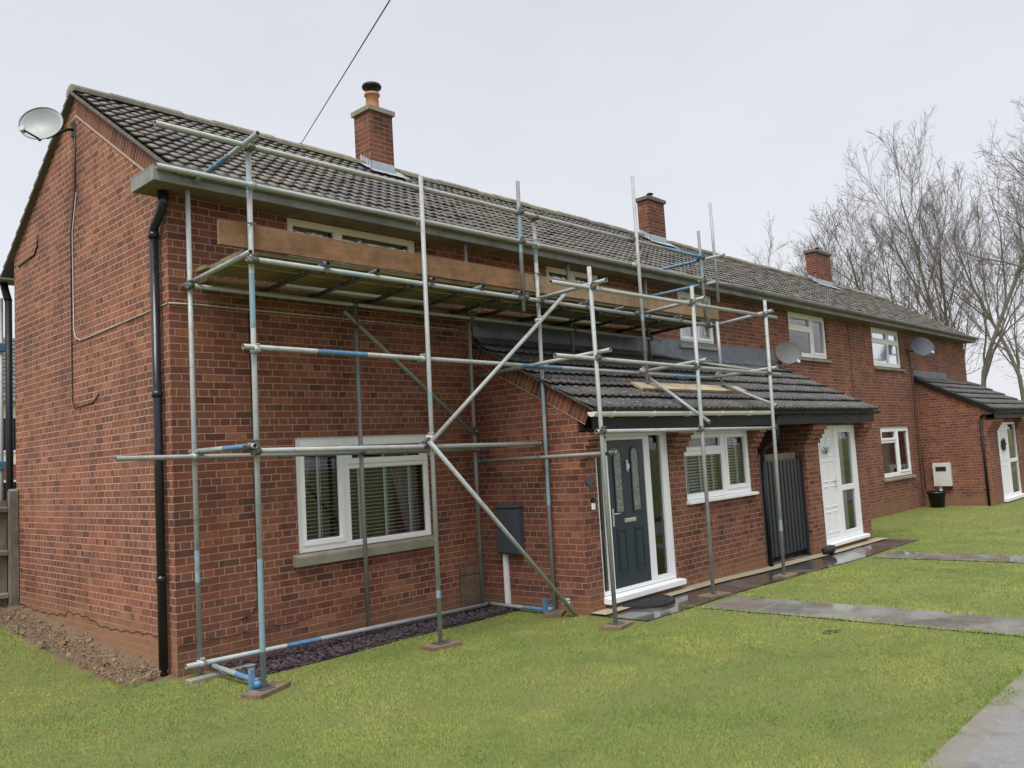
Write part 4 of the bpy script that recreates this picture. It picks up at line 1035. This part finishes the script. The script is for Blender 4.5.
def path_mat(name, wet, base=(.125, .118, .108)):
    m, nt, b = new_mat(name); n = N(nt); P = n.pos()
    c = n.mix(n.noise(P, 4, 5, .7), tuple(x*.75 for x in base), tuple(x*1.3 for x in base))
    v = n.node('ShaderNodeTexVoronoi'); n.put(v.inputs['Vector'], P); v.inputs['Scale'].default_value = 110
    c = n.mix(n.ramp(v.outputs['Distance'], [(.15, .55), (.5, 0)]), c, tuple(min(1, x*1.9) for x in base))
    mo = n.ramp(n.noise(P, 2.3, 6, .75), [(.5, 0), (.62, 1)])
    c = n.mix(n.math('MULTIPLY', mo, .5), c, tuple(x*.45 for x in base))
    pud = n.ramp(n.noise(P, 1.25, 3, .5), [(.46-.16*wet, 0), (.60-.12*wet, 1)])
    if wet:
        damp = n.ramp(n.noise(P, 1.25, 4, .6), [(.30, 0), (.46, 1)])
        c = n.mix(n.math('MULTIPLY', damp, .62*min(1, wet)), c, (.036, .031, .027))
        r = n.mix(pud, (.45, .45, .45), (.09, .09, .09)); 
        n.put(b.inputs['Roughness'], n.math('MULTIPLY', n.sep(r)[0], 1.))
        h = n.math('MULTIPLY', n.noise(P, 80, 4, .7), n.math('SUBTRACT', 1., pud))
        n.put(b.inputs['Normal'], n.bump(h, .5, .006)); b.inputs['Specular IOR Level'].default_value = .6
    else:
        b.inputs['Roughness'].default_value = .8; n.put(b.inputs['Normal'], n.bump(n.noise(P, 80, 4, .7), .6, .006))
    if not wet:
        g = n.math('ADD', n.sep(P)[1], n.math('MULTIPLY', n.noise(P, 6, 5, .7), .22))
        c = n.mix(n.ramp(n.math('ADD', g, 7.), [(.66, 0), (.70, .5), (.80, .5), (.86, .9)]), c, (.19, .165, .12))
        c = n.mix(n.ramp(n.noise(P, 9, 5, .8), [(.60, 0), (.66, .5)]), c, (.32, .31, .29))
    n.put(b.inputs['Base Color'], c); return m
M['soil'] = soil_mat(); M['grass'] = grass_mat(); M['path_wet'] = path_mat('wet_concrete_path', 1.); M['path_damp'] = path_mat('damp_concrete_path', .36, (.22, .21, .19)); M['pave'] = path_mat('pavement_asphalt', 0., (.185, .182, .178))
M['edge_strip'] = simple('pale_concrete_edging', (.40, .34, .25), .8, var=.25, nscale=3, bump=.3, dirt=((.14, .12, .09), .6), dscale=3)
M['slate'] = simple('plum_slate_chips', (.075, .055, .066), .5, var=.55, nscale=30)
M['earth'] = simple('dug_earth', (.15, .10, .06), .95, var=.35, nscale=7, bump=.6, bscale=55)
M['stone'] = simple('pale_rubble', (.24, .175, .11), .9, var=.75, nscale=13)

def sheet(name, xs, ys, mat, dz=0., extra=None, label=None, kind='structure', cat=None):
    X, Y = np.meshgrid(xs, ys); Z = gz(X, Y)+dz
    if extra is not None: Z = Z+extra(X, Y)
    V = np.stack([X.ravel(), Y.ravel(), Z.ravel()], 1); nx, ny = len(xs), len(ys)
    i, j = np.meshgrid(np.arange(nx-1), np.arange(ny-1)); a = (j*nx+i).ravel()
    Fc = np.stack([a, a+1, a+nx+1, a+nx], 1)
    me = D.meshes.new(name); me.from_pydata(V.tolist(), [], Fc.tolist()); me.materials.append(M[mat])
    me.polygons.foreach_set('use_smooth', [True]*len(Fc))
    o = D.objects.new(name, me); COL.objects.link(o); tag(o, label, cat, None, kind); return o
gx = np.unique(np.concatenate([-np.geomspace(8, 700, 24), np.arange(-8, 30, .5), np.geomspace(30, 900, 26)]))
gy = np.unique(np.concatenate([-np.geomspace(12, 700, 22), np.arange(-12, 8, .5), np.geomspace(8, 900, 26)]))
sheet('ground', gx, gy, 'soil', label='grass covered ground around the terrace', cat='ground')
sheet('porch_path', np.arange(4.16, 13.3, .2), np.array([-2.52, -2.3, -2.1, -1.95]), 'path_wet', .014, label='wet concrete path along the front of the porches', cat='path')
sheet('porch_path_edging', np.arange(4.16, 13.3, .2), np.array([-1.949, -1.85, -1.725]), 'edge_strip', .03, label='pale concrete strip at the foot of the porch walls', cat='path')
sheet('garden_path', np.linspace(5.12, 5.98, 5), np.arange(-6.249, -2.5, .2), 'path_damp', .011, label='damp straight concrete path from the near porch to the pavement', cat='path')
sheet('garden_path', np.linspace(10.45, 11.3, 5), np.arange(-6.249, -2.5, .2), 'path_damp', .011, label='narrow path across the far lawn to the second porch', cat='path')
sheet('pavement', np.arange(-40, 70, 1.), np.array([-8.6, -7.4, -6.25]), 'pave', .016, label='light grey pavement at the bottom right corner', cat='pavement')
sheet('road', np.arange(-60, 90, 3.), np.array([-14.5, -11, -8.75]), 'pave', -.08, label='road behind the pavement', cat='road')
k = MB(); k.box(-40, 70, -8.74, -8.61, -.2, .018); o = k.build('kerb', M['concrete']); tag(o, 'straight concrete kerb of the pavement', 'kerb', None, 'structure')
sheet('passage_floor', np.arange(8.6, 10.31, .2), np.array([-1.724, -1.2, -.6, 0.]), 'path_damp', .034, label='dark concrete floor of the passage behind the slatted gate', cat='path')
# joints in the garden path
j = MB()
for y in (-3.3, -4.6): j.box(5.13, 5.97, y-.003, y+.003, float(gz(5.5, y))+.0115, float(gz(5.5, y))+.0155)
o = j.build('path_joint', M['concrete']); tag(o, 'straight joints across the near garden path', 'path joint', None, 'structure')
k = MB(); k.obox((.27, -.33, .0), (.34, .02, 0), (-.004, .055, 0), (0, 0, .045)); k.origin = (.27, -.33, 0)
tag(k.build('edging_stone', M['sill'], bevel=.01), 'low concrete edging stone on the lawn edge at the front corner of the house', 'edging stone')

def in_rect(x, y, a, b, c, d): return (x > a) & (x < b) & (y > c) & (y < d)
def lawn_mask(x, y):
    w = .05*np.sin(x*3.1+1)+.04*np.sin(x*7.7)+.03*np.sin(x*17+y*3)
    wy = .03*np.sin(y*4.1)+.02*np.sin(y*11)
    ok = (y > -6.27+w*1.5) & (y < 9)
    ok &= ~in_rect(x, y, -.40+wy*2.5+.05*np.sin(y*23), 4.2, -.07+w*.3, 9)
    ok &= ~in_rect(x, y, .30, 4.2, -.64+w*2.2, .2)
    ok &= ~in_rect(x, y, 4.12, 5.3, -2.12+w, 1)
    ok &= ~in_rect(x, y, 5.2, 13.0, -2.52+w*.6, 1)
    ok &= ~in_rect(x, y, 4.1, 60, -.02, 20)
    ok &= ~in_rect(x, y, 21.6, 60, -2.1, 1)
    ok &= ~in_rect(x, y, 5.14+wy, 5.96+wy*.8, -6.3, -2)
    ok &= ~in_rect(x, y, 10.48, 11.26, -6.3, -2)
    ok &= ~in_rect(x, y, 13.0, 14.0, -1.9, .2) | (y < -1.0)
    for (px, py, hx, hy) in ((.20, -1.26, .20, .14), (2.07, -1.33, .17, .11), (4.08, -1.27, .2, .14), (3.8, -2.38, .17, .11)): ok &= ~in_rect(x, y, px-hx, px+hx, py-hy, py+hy); ok &= ~((np.hypot((x-px)/1.5, y-py) < .26+w*1.5) & (np.sin(x*91+y*57)+np.sin(y*83-x*31) > .1))
    return ok
def make_grass():
    rng = np.random.default_rng(3); CX, CY = -3.716, -8.065
    xs = []; ys = []
    # sample in annuli seen by the camera
    for (r0, r1, dens) in ((2.0, 4.5, 15000), (4.5, 6.5, 11000), (6.5, 9.5, 6500), (9.5, 14, 3300), (14, 20, 1700), (20, 32, 750)):
        a0, a1 = math.radians(9), math.radians(82)
        n = int(dens*(r1*r1-r0*r0)/2*(a1-a0)); r = np.sqrt(rng.uniform(r0*r0, r1*r1, n)); a = rng.uniform(a0, a1, n)
        x = CX+r*np.sin(a); y = CY+r*np.cos(a); k = lawn_mask(x, y); xs.append(x[k]); ys.append(y[k])
    x = np.concatenate(xs); y = np.concatenate(ys); n = len(x); dist = np.hypot(x-CX, y-CY)
    cl = .5+.5*np.sin(x*5.3+np.sin(y*4.1)*2)*np.sin(y*6.1+np.sin(x*3.7)*2)
    h = rng.uniform(.010, .023, n)*(.8+.45*cl); wd = rng.uniform(.0015, .0028, n)*(1+np.clip(dist-5, 0, 20)*.13)
    edge = (y < -6.15) | ((x > 5.0) & (x < 6.1)); h = np.where(edge, h*1.35, h)
    ang = rng.uniform(0, 2*np.pi, n); lean = rng.uniform(.1, 1.1, n)*h; la = rng.uniform(0, 2*np.pi, n)
    z = gz(x, y)-.004+np.where((y < -6.2) | ((x > 5.08) & (x < 6.02)) | ((x > 10.4) & (x < 11.35)), .014, 0.); dx = np.cos(ang)*wd; dy = np.sin(ang)*wd
    V = np.empty((n, 3, 3)); V[:, 0] = np.stack([x-dx, y-dy, z], 1); V[:, 1] = np.stack([x+dx, y+dy, z], 1)
    V[:, 2] = np.stack([x+np.cos(la)*lean, y+np.sin(la)*lean, z+h], 1)
    me = D.meshes.new('lawn_grass'); me.vertices.add(3*n); me.vertices.foreach_set('co', V.ravel())
    me.loops.add(3*n); me.loops.foreach_set('vertex_index', np.arange(3*n, dtype=np.int32))
    me.polygons.add(n); me.polygons.foreach_set('loop_start', np.arange(0, 3*n, 3, dtype=np.int32)); me.polygons.foreach_set('loop_total', np.full(n, 3, dtype=np.int32))
    uv = me.uv_layers.new(name='UVMap'); u = np.repeat(rng.uniform(0, 1, n), 3); uv.data.foreach_set('uv', np.stack([u, np.tile([0, 0, 1.], n)], 1).ravel())
    me.update(); me.validate(); me.materials.append(M['grass'])
    o = D.objects.new('lawn_grass', me); COL.objects.link(o); tag(o, 'short mown green and yellowish lawn in front of the houses', 'grass', None, 'stuff')
    print('blades', n)
make_grass()

def chips(name, n, region, size, flat, mat, label, cat, seed, zoff=0.):
    rng = random.Random(seed); m = MB()
    for i in range(n):
        x = rng.uniform(region[0], region[1]); y = rng.uniform(region[2], region[3])
        s = rng.uniform(*size); a = rng.uniform(0, 6.28); z = float(gz(x, y))+zoff+rng.uniform(0, .03)
        c, q = math.cos(a), math.sin(a); tx, ty = rng.uniform(-.4, .4), rng.uniform(-.4, .4); r = rng.uniform(.5, 1)
        m.obox((x, y, z), (c*s, q*s, tx*s), (-q*s*r, c*s*r, ty*s), (-tx*s*flat, -ty*s*flat, s*flat))
    o = m.build(name, M[mat], recalc=False); return tag(o, label, cat, None, 'stuff')
sheet('slate_bed', np.arange(.30, 4.16, .1), np.arange(-.70, .01, .1), 'slate', .012, extra=lambda X, Y: .012*np.sin(X*9)*np.sin(Y*13), kind='structure', label='dark bed of slate below the large window', cat='gravel bed')
chips('slate_chips', 4200, (.32, 4.12, -.68, -.01), (.007, .019), .25, 'slate', 'loose plum grey slate chips below the large window', 'slate chips', 5, .016)
sheet('earth_bed', np.arange(-.56, .01, .04), np.arange(-.06, 5.4, .08), 'earth', .012, extra=lambda X, Y: (.014*np.sin(X*23+Y*5)*np.sin(Y*17)+.085*np.clip((X+.56)/.5, 0, 1))*np.clip((Y+.06)/.5, 0, 1)-.024+.012*np.sin(Y*13+X*7)*np.sin(Y*31), kind='structure', label='bare earth trench along the foot of the gable wall', cat='earth')
chips('rubble_stones', 2800, (-.50, -.01, .05, 5.2), (.003, .010), .6, 'stone', 'scattered pale rubble on the bare earth by the gable wall', 'rubble', 8, .045)
chips('rubble_stones', 26, (-.50, -.04, .0, 5.2), (.015, .035), .5, 'stone', 'larger broken stones lying on the earth by the gable wall', 'rubble', 9, .05)
lf = MB()
for i in range(5): 
    a = i*1.3; lf.obox((4.45+.035*i, -4.40-.02*i+.01*math.sin(i*4), .022), (.028*math.cos(a), .028*math.sin(a), .006), (-.012*math.sin(a), .012*math.cos(a), .005), (0, 0, .002))
lf.origin = (4.6, -4.6, 0); tag(lf.build('fallen_leaf', M['slate']), 'dead brown leaf litter lying in the middle of the near lawn', 'dead leaves')

# fence at the rear corner
Fn = thing('timber_fence', (-.1, 4.95, .3), 'grey weathered feather edge fence running left from the rear corner of the gable', 'fence')
x = -.12
pb = MB()
while x > -4.0:
    pb.box(x-.098, x, 4.70, 4.715+.004*(int(x*10) % 2), .30, 1.72); x -= .1
pb.build('fence_boards', M['fence'], Fn)
for z in (.42, .98, 1.55):
    r_ = MB(); r_.prism_x([(4.70, z), (4.70, z+.09), (4.645, z+.07), (4.645, z+.02)], -4.0, -.12); r_.build('arris_rail', M['fence'], Fn)
for x in (-.06, -2.0, -3.9):
    p = MB(); p.box(x-.055, x+.05, 4.58, 4.68, .05, 1.84); p.prism_x([(4.58, 1.8401), (4.68, 1.8401), (4.63, 1.87)], x-.055, x+.05); p.build('fence_post', M['fence'], Fn, bevel=.004)
g_ = MB(); g_.box(-4, -.12, 4.68, 4.699, .14, .32); g_.build('gravel_board', M['fence'], Fn)

# neighbour seen past the gable
NH = thing('neighbour_house', (6, 27, 0), 'distant pale house with a slate roof in the gap left of the gable', 'house')
m = MB(); m.box(1, 12, 26, 33, -.3, 2.6); m.build('lower_wall', M['brick'], NH); m = MB(); m.box(1.01, 11.99, 26.01, 32.99, 2.601, 5.0); m.build('upper_wall', M['cream'], NH)
tiles(.7, 12.3, 25.6, 4.9, 29.5, 7.8, gauge=.3, period=.3).build('roof', M['tile'], NH, recalc=False); tiles(.7, 12.3, 33.4, 4.9, 29.51, 7.8, gauge=.5, period=.6).build('rear_roof', M['tile'], NH, recalc=False)
for x in (2.2, 5.2, 9):
    w_ = MB(); frame_box(w_, x, x+1.5, 3.1, 4.4, 25.95, 26.0, .07); w_ = w_.build('window', M['upvc'], NH); w_p = MB(); w_p.box(x+.08, x+1.42, 25.97, 26.005, 3.18, 4.32); w_p.build('pane', M['black_gloss'], w_)
    w_ = MB(); frame_box(w_, x, x+1.5, .9, 2.1, 25.95, 25.99, .07); w_ = w_.build('window', M['upvc'], NH); w_p = MB(); w_p.box(x+.08, x+1.42, 25.96, 25.995, .98, 2.02); w_p.build('pane', M['black_gloss'], w_)

# ------------------------------------------------------------------ bare trees
def bark():
    m, nt, b = new_mat('pale_grey_bark'); n = N(nt); P = n.pos()
    c = n.mix(n.noise(P, 2.2, 5, .7), (.10, .088, .07), (.20, .178, .145)); c = n.mix(n.ramp(n.noise(P, .8, 4), [(.5, 0), (.7, .6)]), c, (.17, .18, .09))
    n.put(b.inputs['Base Color'], c); b.inputs['Roughness'].default_value = .9; return m
M['bark'] = bark(); M['twig'] = simple('grey_brown_twigs', (.16, .13, .12), .9, var=.2, nscale=1.)
class Tubes:
    def __init__(s): s.V = []; s.F = []; s.n = 0
    def add(s, pts, rs, k):
        pts = np.asarray(pts); m = len(pts); t = np.gradient(pts, axis=0); t /= np.linalg.norm(t, axis=1)[:, None]+1e-9
        ref = np.array([.31, .57, .76]); u = np.cross(t, ref); u /= np.linalg.norm(u, axis=1)[:, None]+1e-9; w = np.cross(t, u)
        a = np.arange(k)*2*np.pi/k
        ring = pts[:, None]+(u[:, None]*np.cos(a)[None, :, None]+w[:, None]*np.sin(a)[None, :, None])*np.asarray(rs)[:, None, None]
        s.V.append(ring.reshape(-1, 3)); i, j = np.meshgrid(np.arange(m-1), np.arange(k), indexing='ij'); b = s.n
        s.F.append(np.stack([b+i*k+j, b+i*k+(j+1) % k, b+(i+1)*k+(j+1) % k, b+(i+1)*k+j], -1).reshape(-1, 4)); s.n += m*k
    def build(s, name, mat, parent=None):
        V = np.concatenate(s.V); Fc = np.concatenate(s.F); me = D.meshes.new(name); n = len(Fc)
        me.vertices.add(len(V)); me.vertices.foreach_set('co', V.ravel()); me.loops.add(4*n); me.loops.foreach_set('vertex_index', Fc.ravel().astype(np.int32))
        me.polygons.add(n); me.polygons.foreach_set('loop_start', np.arange(0, 4*n, 4, dtype=np.int32)); me.polygons.foreach_set('loop_total', np.full(n, 4, dtype=np.int32))
        me.polygons.foreach_set('use_smooth', [True]*n); me.update(); me.validate(); me.materials.append(mat)
        o = D.objects.new(name, me); COL.objects.link(o); o.parent = parent; return o
def grow(rng, T1, T2, p, d, L, r, lev, maxlev, kids, up, spread, tmin=.30):
    nseg = (12, 9, 7, 5, 4, 3)[lev]; pts = [p.copy()]; rs = [r]; dirs = [d]
    wob = (.07, .09, .10, .12, .15, .2)[lev]
    for i in range(nseg):
        d = d+rng.normal(0, wob, 3)+np.array([0, 0, up[lev]]); d /= np.linalg.norm(d); p = p+d*L/nseg
        pts.append(p.copy()); dirs.append(d); rs.append(max(.0048 if lev > 2 else .010, r*(1-(i+1)/nseg*(.88 if lev else .8))))
    (T1 if lev < 2 else T2).add(pts, rs, (9, 6, 4, 3, 3, 3)[lev])
    if lev >= maxlev: return
    nk = kids[lev]
    for j in range(nk):
        t = tmin+(1-tmin)*(j+rng.uniform(.1, .9))/nk if lev == 0 else .18+.82*(j+rng.uniform(.1, .9))/nk
        x = t*nseg; i = min(int(x), nseg-1); q = pts[i]+(pts[i+1]-pts[i])*(x-i); dd = dirs[i+1]
        ax = rng.normal(0, 1, 3); ax -= dd*ax.dot(dd); ax /= np.linalg.norm(ax); an = spread[lev]*rng.uniform(.7, 1.3)
        nd = dd*math.cos(an)+ax*math.sin(an)
        if lev == 0 and nd[2] < .1: nd[2] = abs(nd[2])+.15
        nd /= np.linalg.norm(nd); rr = max(.0048, (rs[i]*(.62 if lev else .58))*rng.uniform(.75, 1.05)); LL = L*(.46, .5, .5, .5, .6)[lev]*(1.25-t*.65)*rng.uniform(.7, 1.2)
        grow(rng, T1, T2, q, nd, LL, rr, lev+1, maxlev, kids, up, spread)
def make_tree(seed, H, r, stems, label, loc, kids=(13, 7, 5, 4), spread=(.62, .55, .6, .7), up=(.03, .07, .05, .02, 0), tmin=.25, maxlev=4, fan=None):
    rng = np.random.default_rng(seed); A = Tubes(); B = Tubes()
    for s_ in range(stems):
        a = s_*2*math.pi/stems+rng.uniform(0, 1); tilt = 0. if stems == 1 else rng.uniform(.10, .26)
        if fan: a, tilt = fan[s_]
        d = np.array([math.cos(a)*tilt, math.sin(a)*tilt, 1.]); d /= np.linalg.norm(d)
        grow(rng, A, B, np.array([math.cos(a)*r*.6*(stems > 1), math.sin(a)*r*.6*(stems > 1), 0.]), d, H*rng.uniform(.88, 1.), r*(1 if stems == 1 else .75), 0, maxlev, kids, up, spread, tmin)
    t = thing('bare_tree', loc, label, 'tree', 'leafless trees behind the terrace')
    A.build('trunk', M['bark'], t); B.build('twigs', M['twig'], t); return t
def dup(root, loc, rz, sc, label):
    r = root.copy(); COL.objects.link(r); r.location = loc; r.rotation_euler = (0, 0, rz); r.scale = (sc, sc, sc); r['label'] = label
    for ch in [c for c in D.objects if c.parent == root]:
        c = ch.copy(); COL.objects.link(c); c.parent = r
    return r
cam0 = Vector((-3.716, -8.065, 0))
def at(dx, dy, d, z=-.3): return (cam0.x+dx*d, cam0.y+dy*d, z)
LA = math.atan2(.729, -.684)      # towards the left of the picture
K4 = (11, 8, 6, 4); SP = (.48, .45, .5, .55); UP = (.02, .05, .04, .02, 0)
t1 = make_tree(11, 14.5, .24, 6, 'wide bare tree fanning up from behind the roof right of the far end chimney', at(.957, .292, 56), kids=K4, spread=SP, up=UP, tmin=.3, fan=[(LA, .72), (LA+.2, .50), (LA-.2, .33), (LA+.1, .17), (LA+3, .04), (LA+1.6, .25)])
t2 = make_tree(23, 16.8, .22, 2, 'tall bare tree with two sinuous trunks over the far end of the terrace roof', at(.969, .248, 52), kids=(14, 9, 6, 4), spread=(.46, .45, .5, .55), up=UP, tmin=.25, fan=[(LA, .03), (LA+3.1, .05)])
t3 = make_tree(37, 12.5, .26, 1, 'big bare tree at the right edge of the picture with arching lower branches', at(.987, .160, 44), kids=(18, 9, 6, 4), spread=(.68, .5, .5, .6), up=(.02, .02, .02, 0, 0), tmin=.15)
t4 = dup(t2, at(.979, .203, 60), 2.4, 1.0, 'bare tree standing between the twin trunked one and the right edge')
t5 = make_tree(51, 13.0, .16, 4, 'small faint bare tree rising behind the roof left of the far end chimney', at(.915, .403, 72), kids=(11, 8, 6, 4), spread=SP, up=UP, fan=[(LA, .5), (LA+.3, .2), (LA+3, .2), (LA+2.8, .5)])
t6 = dup(t5, at(.892, .452, 80), 2.6, .95, 'faintest bare tree at the left end of the far trees')
t9 = dup(t1, (54, -17, -.3), .8, .8, 'bare tree across the street mirrored in the upper window of the middle house'); t10 = dup(t1, (66, -26, -.3), 2.8, .95, 'bare tree across the street mirrored in the upper window of the farthest house')
for t_ in (t9, t10): t_['group'] = 'leafless trees across the street'

# ------------------------------------------------------------------ light, sky, camera
w = D.worlds.new('World'); SC.world = w; w.use_nodes = True; nt = w.node_tree; nt.nodes.clear(); n = N(nt)
out = n.node('ShaderNodeOutputWorld'); bg = n.node('ShaderNodeBackground')
SUN_EL, SUN_AZ = 58., 246.     # azimuth of the light, degrees clockwise from +Y (left and behind the camera)
sky = n.node('ShaderNodeTexSky'); sky.sky_type = 'NISHITA'; sky.sun_disc = False; sky.sun_elevation = math.radians(SUN_EL); sky.sun_rotation = math.radians(SUN_AZ)
sky.air_density = 1.; sky.dust_density = 4.; sky.ozone_density = 1.
hs = n.node('ShaderNodeHueSaturation'); n.put(hs.inputs['Color'], sky.outputs[0]); hs.inputs['Saturation'].default_value = .25; hs.inputs['Value'].default_value = .05
tc = n.node('ShaderNodeTexCoord').outputs['Generated']; z = n.sep(tc)[2]
grad = n.ramp(z, [(.0, (.80, .81, .85)), (.28, (.75, .775, .84)), (.52, (.675, .70, .765)), (.75, (1.05, 1.05, 1.07)), (1., (1.35, 1.35, 1.37))])
cl = n.noise(n.vscale(tc, (1, 1, 2.4)), 2.0, 5, .6); grad = n.mix(1., grad, n.ramp(cl, [(.3, .95), (.7, 1.03)]), 'MULTIPLY')
c = n.mix(.08, grad, hs.outputs[0]); n.put(bg.inputs['Color'], c); bg.inputs['Strength'].default_value = .535
n.link(bg.outputs[0], out.inputs[0])
L = D.lights.new('sun', 'SUN'); L.energy = 1.5; L.angle = math.radians(34); L.color = (1., .985, .955)
so = D.objects.new('sun', L); COL.objects.link(so)
az = math.radians(SUN_AZ); el = math.radians(SUN_EL); dirv = Vector((math.sin(az)*math.cos(el), math.cos(az)*math.cos(el), math.sin(el)))
so.rotation_euler = (-dirv).to_track_quat('-Z', 'Y').to_euler(); so.location = (-10, -20, 30)
cam = D.cameras.new('camera'); co = D.objects.new('camera', cam); COL.objects.link(co); SC.camera = co
yaw, pitch, roll, f_px, CP = CAMV
cy, sy, cp, sp = math.cos(yaw), math.sin(yaw), math.cos(pitch), math.sin(pitch)
fw = Vector((sy*cp, cy*cp, sp)); rt = Vector((cy, -sy, 0)); upv = rt.cross(fw); c_, s_ = math.cos(roll), math.sin(roll)
r2 = rt*c_+upv*s_; u2 = -rt*s_+upv*c_
mt = Matrix((r2, u2, -fw)).transposed().to_4x4(); mt.translation = Vector(CP); co.matrix_world = mt
cam.sensor_width = 36; cam.lens = f_px/1024*36; cam.clip_end = 3000; cam.clip_start = .05
vs = SC.view_settings; vs.view_transform = 'Standard'; vs.look = 'None'; vs.gamma = 1; vs.exposure = 1.08
SC.cycles.caustics_reflective = False; SC.cycles.caustics_refractive = False
SC.render.resolution_x = 1024; SC.render.resolution_y = 768
